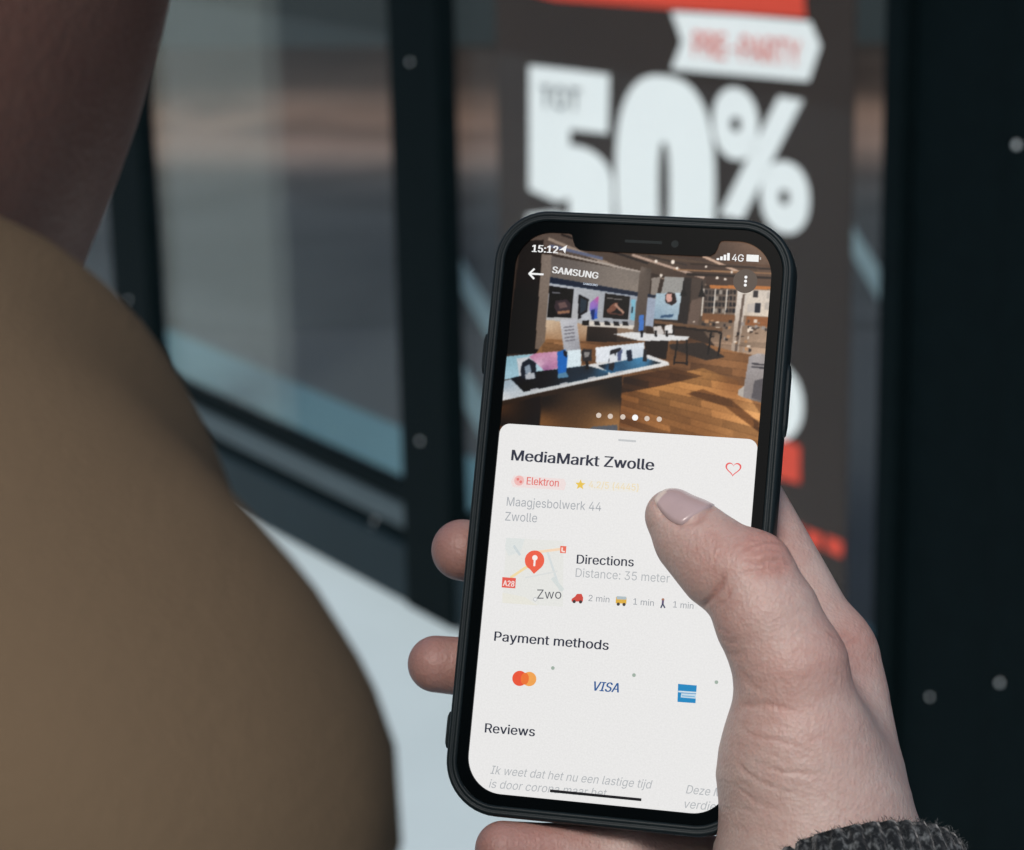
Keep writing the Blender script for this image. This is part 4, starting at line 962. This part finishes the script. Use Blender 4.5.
# ------------------------------------------------------------------ the person in the tan coat, at the left, close to the lens
Nb = P(-262, 240, 0.43); Bd = P(40, 806, 0.305); Ad = P(-120, 480, 0.36)
sh_ax = Bd - Nb; sh_ax[2] = 0; sh_ax /= np.linalg.norm(sh_ax); fwd = np.array([-sh_ax[1], sh_ax[0], 0.0])
if fwd[0] < 0: fwd = -fwd
UPV = np.array([0, 0, 1.0])
Ntop = P(-180, -10, 0.43)
Ntop2 = P(-110, -230, 0.43)
hc_ = Ntop2 + UPV * 0.10 - fwd * 0.02
feet = Nb - fwd * 0.02; feet[2] = 0
Ld = Nb - sh_ax * 0.20 + UPV * -0.055 + fwd * 0.0
tors = Nb - fwd * 0.055
def B_(dx, df, z): return np.array([*(tors + sh_ax * dx + fwd * df)[:2], z])
zN = Nb[2]
def body_sdf(p):
    d = chain(p, [(Nb - UPV * .04 - fwd * .01, .056), (Ntop, .055), (Ntop2, .056)], .02)
    d = smin(d, ellip(p, hc_ + UPV * .03 - fwd * .015, (.078, .095, .10)), .03)       # skull
    d = smin(d, cone(p, hc_ + fwd * .045 - UPV * .075, hc_ + UPV * .0 + fwd * .02, .04, .06), .02)   # jaw and chin
    d = smin(d, cone(p, hc_ + fwd * .082 + UPV * .012, hc_ + fwd * .100 - UPV * .022, .009, .013), .012)   # nose
    d = smin(d, cone(p, hc_ + fwd * .080 - UPV * .046 - sh_ax * .018, hc_ + fwd * .080 - UPV * .046 + sh_ax * .018, .008, .008), .008)  # lips
    for s in (-1, 1): d = smin(d, ellip(p, hc_ + sh_ax * s * .078 - fwd * .005, (.018, .018, .033)), .006)   # ears
    for s in (-1, 1):
        d = smin(d, chain(p, [(B_(s * .09, 0, zN - .15), .085), (B_(s * .08, .0, .95), .10)], .05), .05)
        d = smin(d, chain(p, [(B_(s * .09, 0, .92), .085), (B_(s * .10, .02, .50), .058), (B_(s * .10, 0, .10), .042)], .04), .04)
        d = smin(d, cone(p, B_(s * .10, -.02, .05), B_(s * .11, .13, .04), .045, .035), .03)
    for sh_, s in ((Bd, 1), (Ld, -1)):
        el = sh_ - UPV * .27 + sh_ax * s * .03 - fwd * .02; wr_ = el - UPV * .20 + fwd * .14
        d = smin(d, chain(p, [(sh_ - sh_ax * s * .02 - fwd * .01, .030), (el - fwd * .03, .034), (wr_, .026), (wr_ - UPV * .09 + fwd * .04, .024)], .02), .03)
    return d
lo = np.array([*(Nb[:2] - .62), 0.0]); hi = np.array([*(Nb[:2] + .62), hc_[2] + .2])
def coat_sdf(p):
    n = 0.0022 * np.sin(p[:, 2] * 95 + p[:, 0] * 60 + 1.2) + 0.0012 * np.sin(p[:, 1] * 90 - p[:, 2] * 51)
    d = None
    for s in (-1, 1):
        c = chain(p, [(B_(s * .07, -.01, zN - .125), .088), (B_(s * .07, -.01, zN - .32), .10), (B_(s * .08, -.0, .90), .125), (B_(s * .09, 0, .62), .14)], .05)
        d = c if d is None else smin(d, c, .05)
    A2 = Nb - (Ad - Nb) * np.array([1.2, 1.2, 1]) ; A2[2] = Ad[2]
    for sh_, nk, s in ((Bd, Ad, 1), (Ld, A2, -1)):
        el = sh_ - UPV * .27 + sh_ax * s * .03 - fwd * .06; wr_ = el - UPV * .19 + fwd * .13
        d = smin(d, chain(p, [(nk, .040), ((nk + sh_) / 2 - fwd * .006, .0400), (sh_, .038)], .03), .04)
        d = smin(d, chain(p, [(sh_, .038), (el - fwd * .075, .048), (wr_, .046)], .03), .02)
        d = smin(d, cone(p, nk, Nb - UPV * .075 - fwd * .03, .040, .06), .02)
    # turned-down collar
    q = p - (Nb - UPV * .085 - fwd * .02); h = q[:, 2]; rad_ = np.linalg.norm(q - h[:, None] * UPV, axis=1)
    col = np.maximum(np.abs(rad_ - .066 - .1 * np.abs(np.minimum(h, 0))) - .008, np.abs(h) - .03)
    d = smin(d, col, .012)
    d = d + n
    return np.maximum(d, .55 - p[:, 2])
def red_attr(o, val):
    a = o.data.attributes.new('red', 'FLOAT', 'POINT'); a.data.foreach_set('value', np.full(len(o.data.vertices), val))
M['skin2'] = skin_mat('skin_shaded', (0.098, 0.052, 0.038), (0.088, 0.036, 0.026), 0.5)  # skin base darkened so the colour carries the shade under the jaw
def wool_mat():
    m, t, b = base_mat('tan_wool')
    tc = N(t, 'ShaderNodeTexCoord'); n1 = N(t, 'ShaderNodeTexNoise', Scale=9.0, Detail=5.0); t.links.new(tc.outputs['Object'], n1.inputs['Vector'])
    mx = N(t, 'ShaderNodeMix', data_type='RGBA'); mx.inputs[6].default_value = (0.096, 0.067, 0.041, 1); mx.inputs[7].default_value = (0.132, 0.096, 0.061, 1)
    t.links.new(n1.outputs['Fac'], mx.inputs[0]); t.links.new(mx.outputs[2], b.inputs['Base Color'])
    b.inputs['Roughness'].default_value = 0.95; b.inputs['Specular IOR Level'].default_value = 0.05
    n2 = N(t, 'ShaderNodeTexNoise', Scale=900.0, Detail=3.0); t.links.new(tc.outputs['Object'], n2.inputs['Vector'])
    bp = N(t, 'ShaderNodeBump', Strength=0.5, Distance=0.001); t.links.new(n2.outputs['Fac'], bp.inputs['Height']); t.links.new(bp.outputs[0], b.inputs['Normal'])
    return m
M['wool'] = wool_mat()
M['hair'] = mat('brown_hair', (0.03, 0.02, 0.014), 0.5, 0.5, 120, bump=0.6, bscale=300)
M['trouser'] = mat('dark_denim', (0.02, 0.025, 0.04), 0.9, 0.2, 60)
M['shoe'] = mat('shoe_leather', (0.02, 0.018, 0.016), 0.4, 0.2, 30)
man = tag(empty('person', loc=feet.tolist()), 'person in a tan wool coat close by at the left, shoulder and neck blurred', 'person')
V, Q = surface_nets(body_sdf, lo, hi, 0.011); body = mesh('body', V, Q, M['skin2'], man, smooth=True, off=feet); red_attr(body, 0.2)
V, Q = surface_nets(coat_sdf, np.array([*lo[:2], .5]), np.array([*hi[:2], zN + .06]), 0.009); mesh('coat', V, Q, M['wool'], man, smooth=True, off=feet)
def trouser_sdf(p):
    d = None
    for s in (-1, 1):
        c = chain(p, [(B_(s * .085, 0, .93), .105), (B_(s * .10, .02, .50), .080), (B_(s * .10, 0, .12), .070)], .04); d = c if d is None else smin(d, c, .03)
    return np.maximum(d, .075 - p[:, 2])
V, Q = surface_nets(trouser_sdf, np.array([*lo[:2], 0]), np.array([*hi[:2], 1.1]), 0.013); mesh('trousers', V, Q, M['trouser'], man, smooth=True, off=feet)
for s in (-1, 1):
    f = lambda p: np.maximum(smin(cone(p, B_(s * .10, -.03, .06), B_(s * .115, .15, .045), .055, .048), cone(p, B_(s * .10, -.01, .05), B_(s * .10, -.01, .11), .055, .05), .03), .002 - p[:, 2])
    c = B_(s * .10, .05, 0); V, Q = surface_nets(f, np.array([*(c[:2] - .2), -.01]), np.array([*(c[:2] + .2), .2]), 0.010); mesh('shoe', V, Q, M['shoe'], man, smooth=True, off=feet)
def hair_sdf(p):
    d = ellip(p, hc_ + UPV * .036 - fwd * .02, (.088, .106, .108))
    cut = (p - hc_) @ fwd; fz = (p - hc_) @ UPV
    d = smax(d, np.minimum(cut - .055, .07 - fz) * 1.0, .01)
    d = smax(d, -(fz + .04 + np.minimum(0, cut) * .4), .01)
    return d + .002 * np.sin(p[:, 0] * 300) * np.sin(p[:, 1] * 260)
V, Q = surface_nets(hair_sdf, hc_ - .17, hc_ + .19, 0.006); mesh('hair', V, Q, M['hair'], man, smooth=True, off=feet)
M['eye'] = mat('eye_white', (0.6, 0.58, 0.55), 0.1, 0.05, 10); M['iris'] = mat('iris_brown', (0.03, 0.018, 0.01), 0.1, 0.1, 10)
for s in (-1, 1):
    for nm, off_, r_ in (('eye', .070, .0125), ('iris', .0765, .0075)):
        c = hc_ + fwd * off_ + sh_ax * s * .031 + UPV * .018
        f = lambda p: np.linalg.norm(p - c, axis=1) - r_
        V, Q = surface_nets(f, c - .025, c + .025, .003); mesh(nm, V, Q, M['eye' if nm == 'eye' else 'iris'], man, smooth=True, off=feet)
print('tris', sum(len(o.data.polygons) for o in bpy.data.objects if o.type == 'MESH'), 'person top', hc_[2])
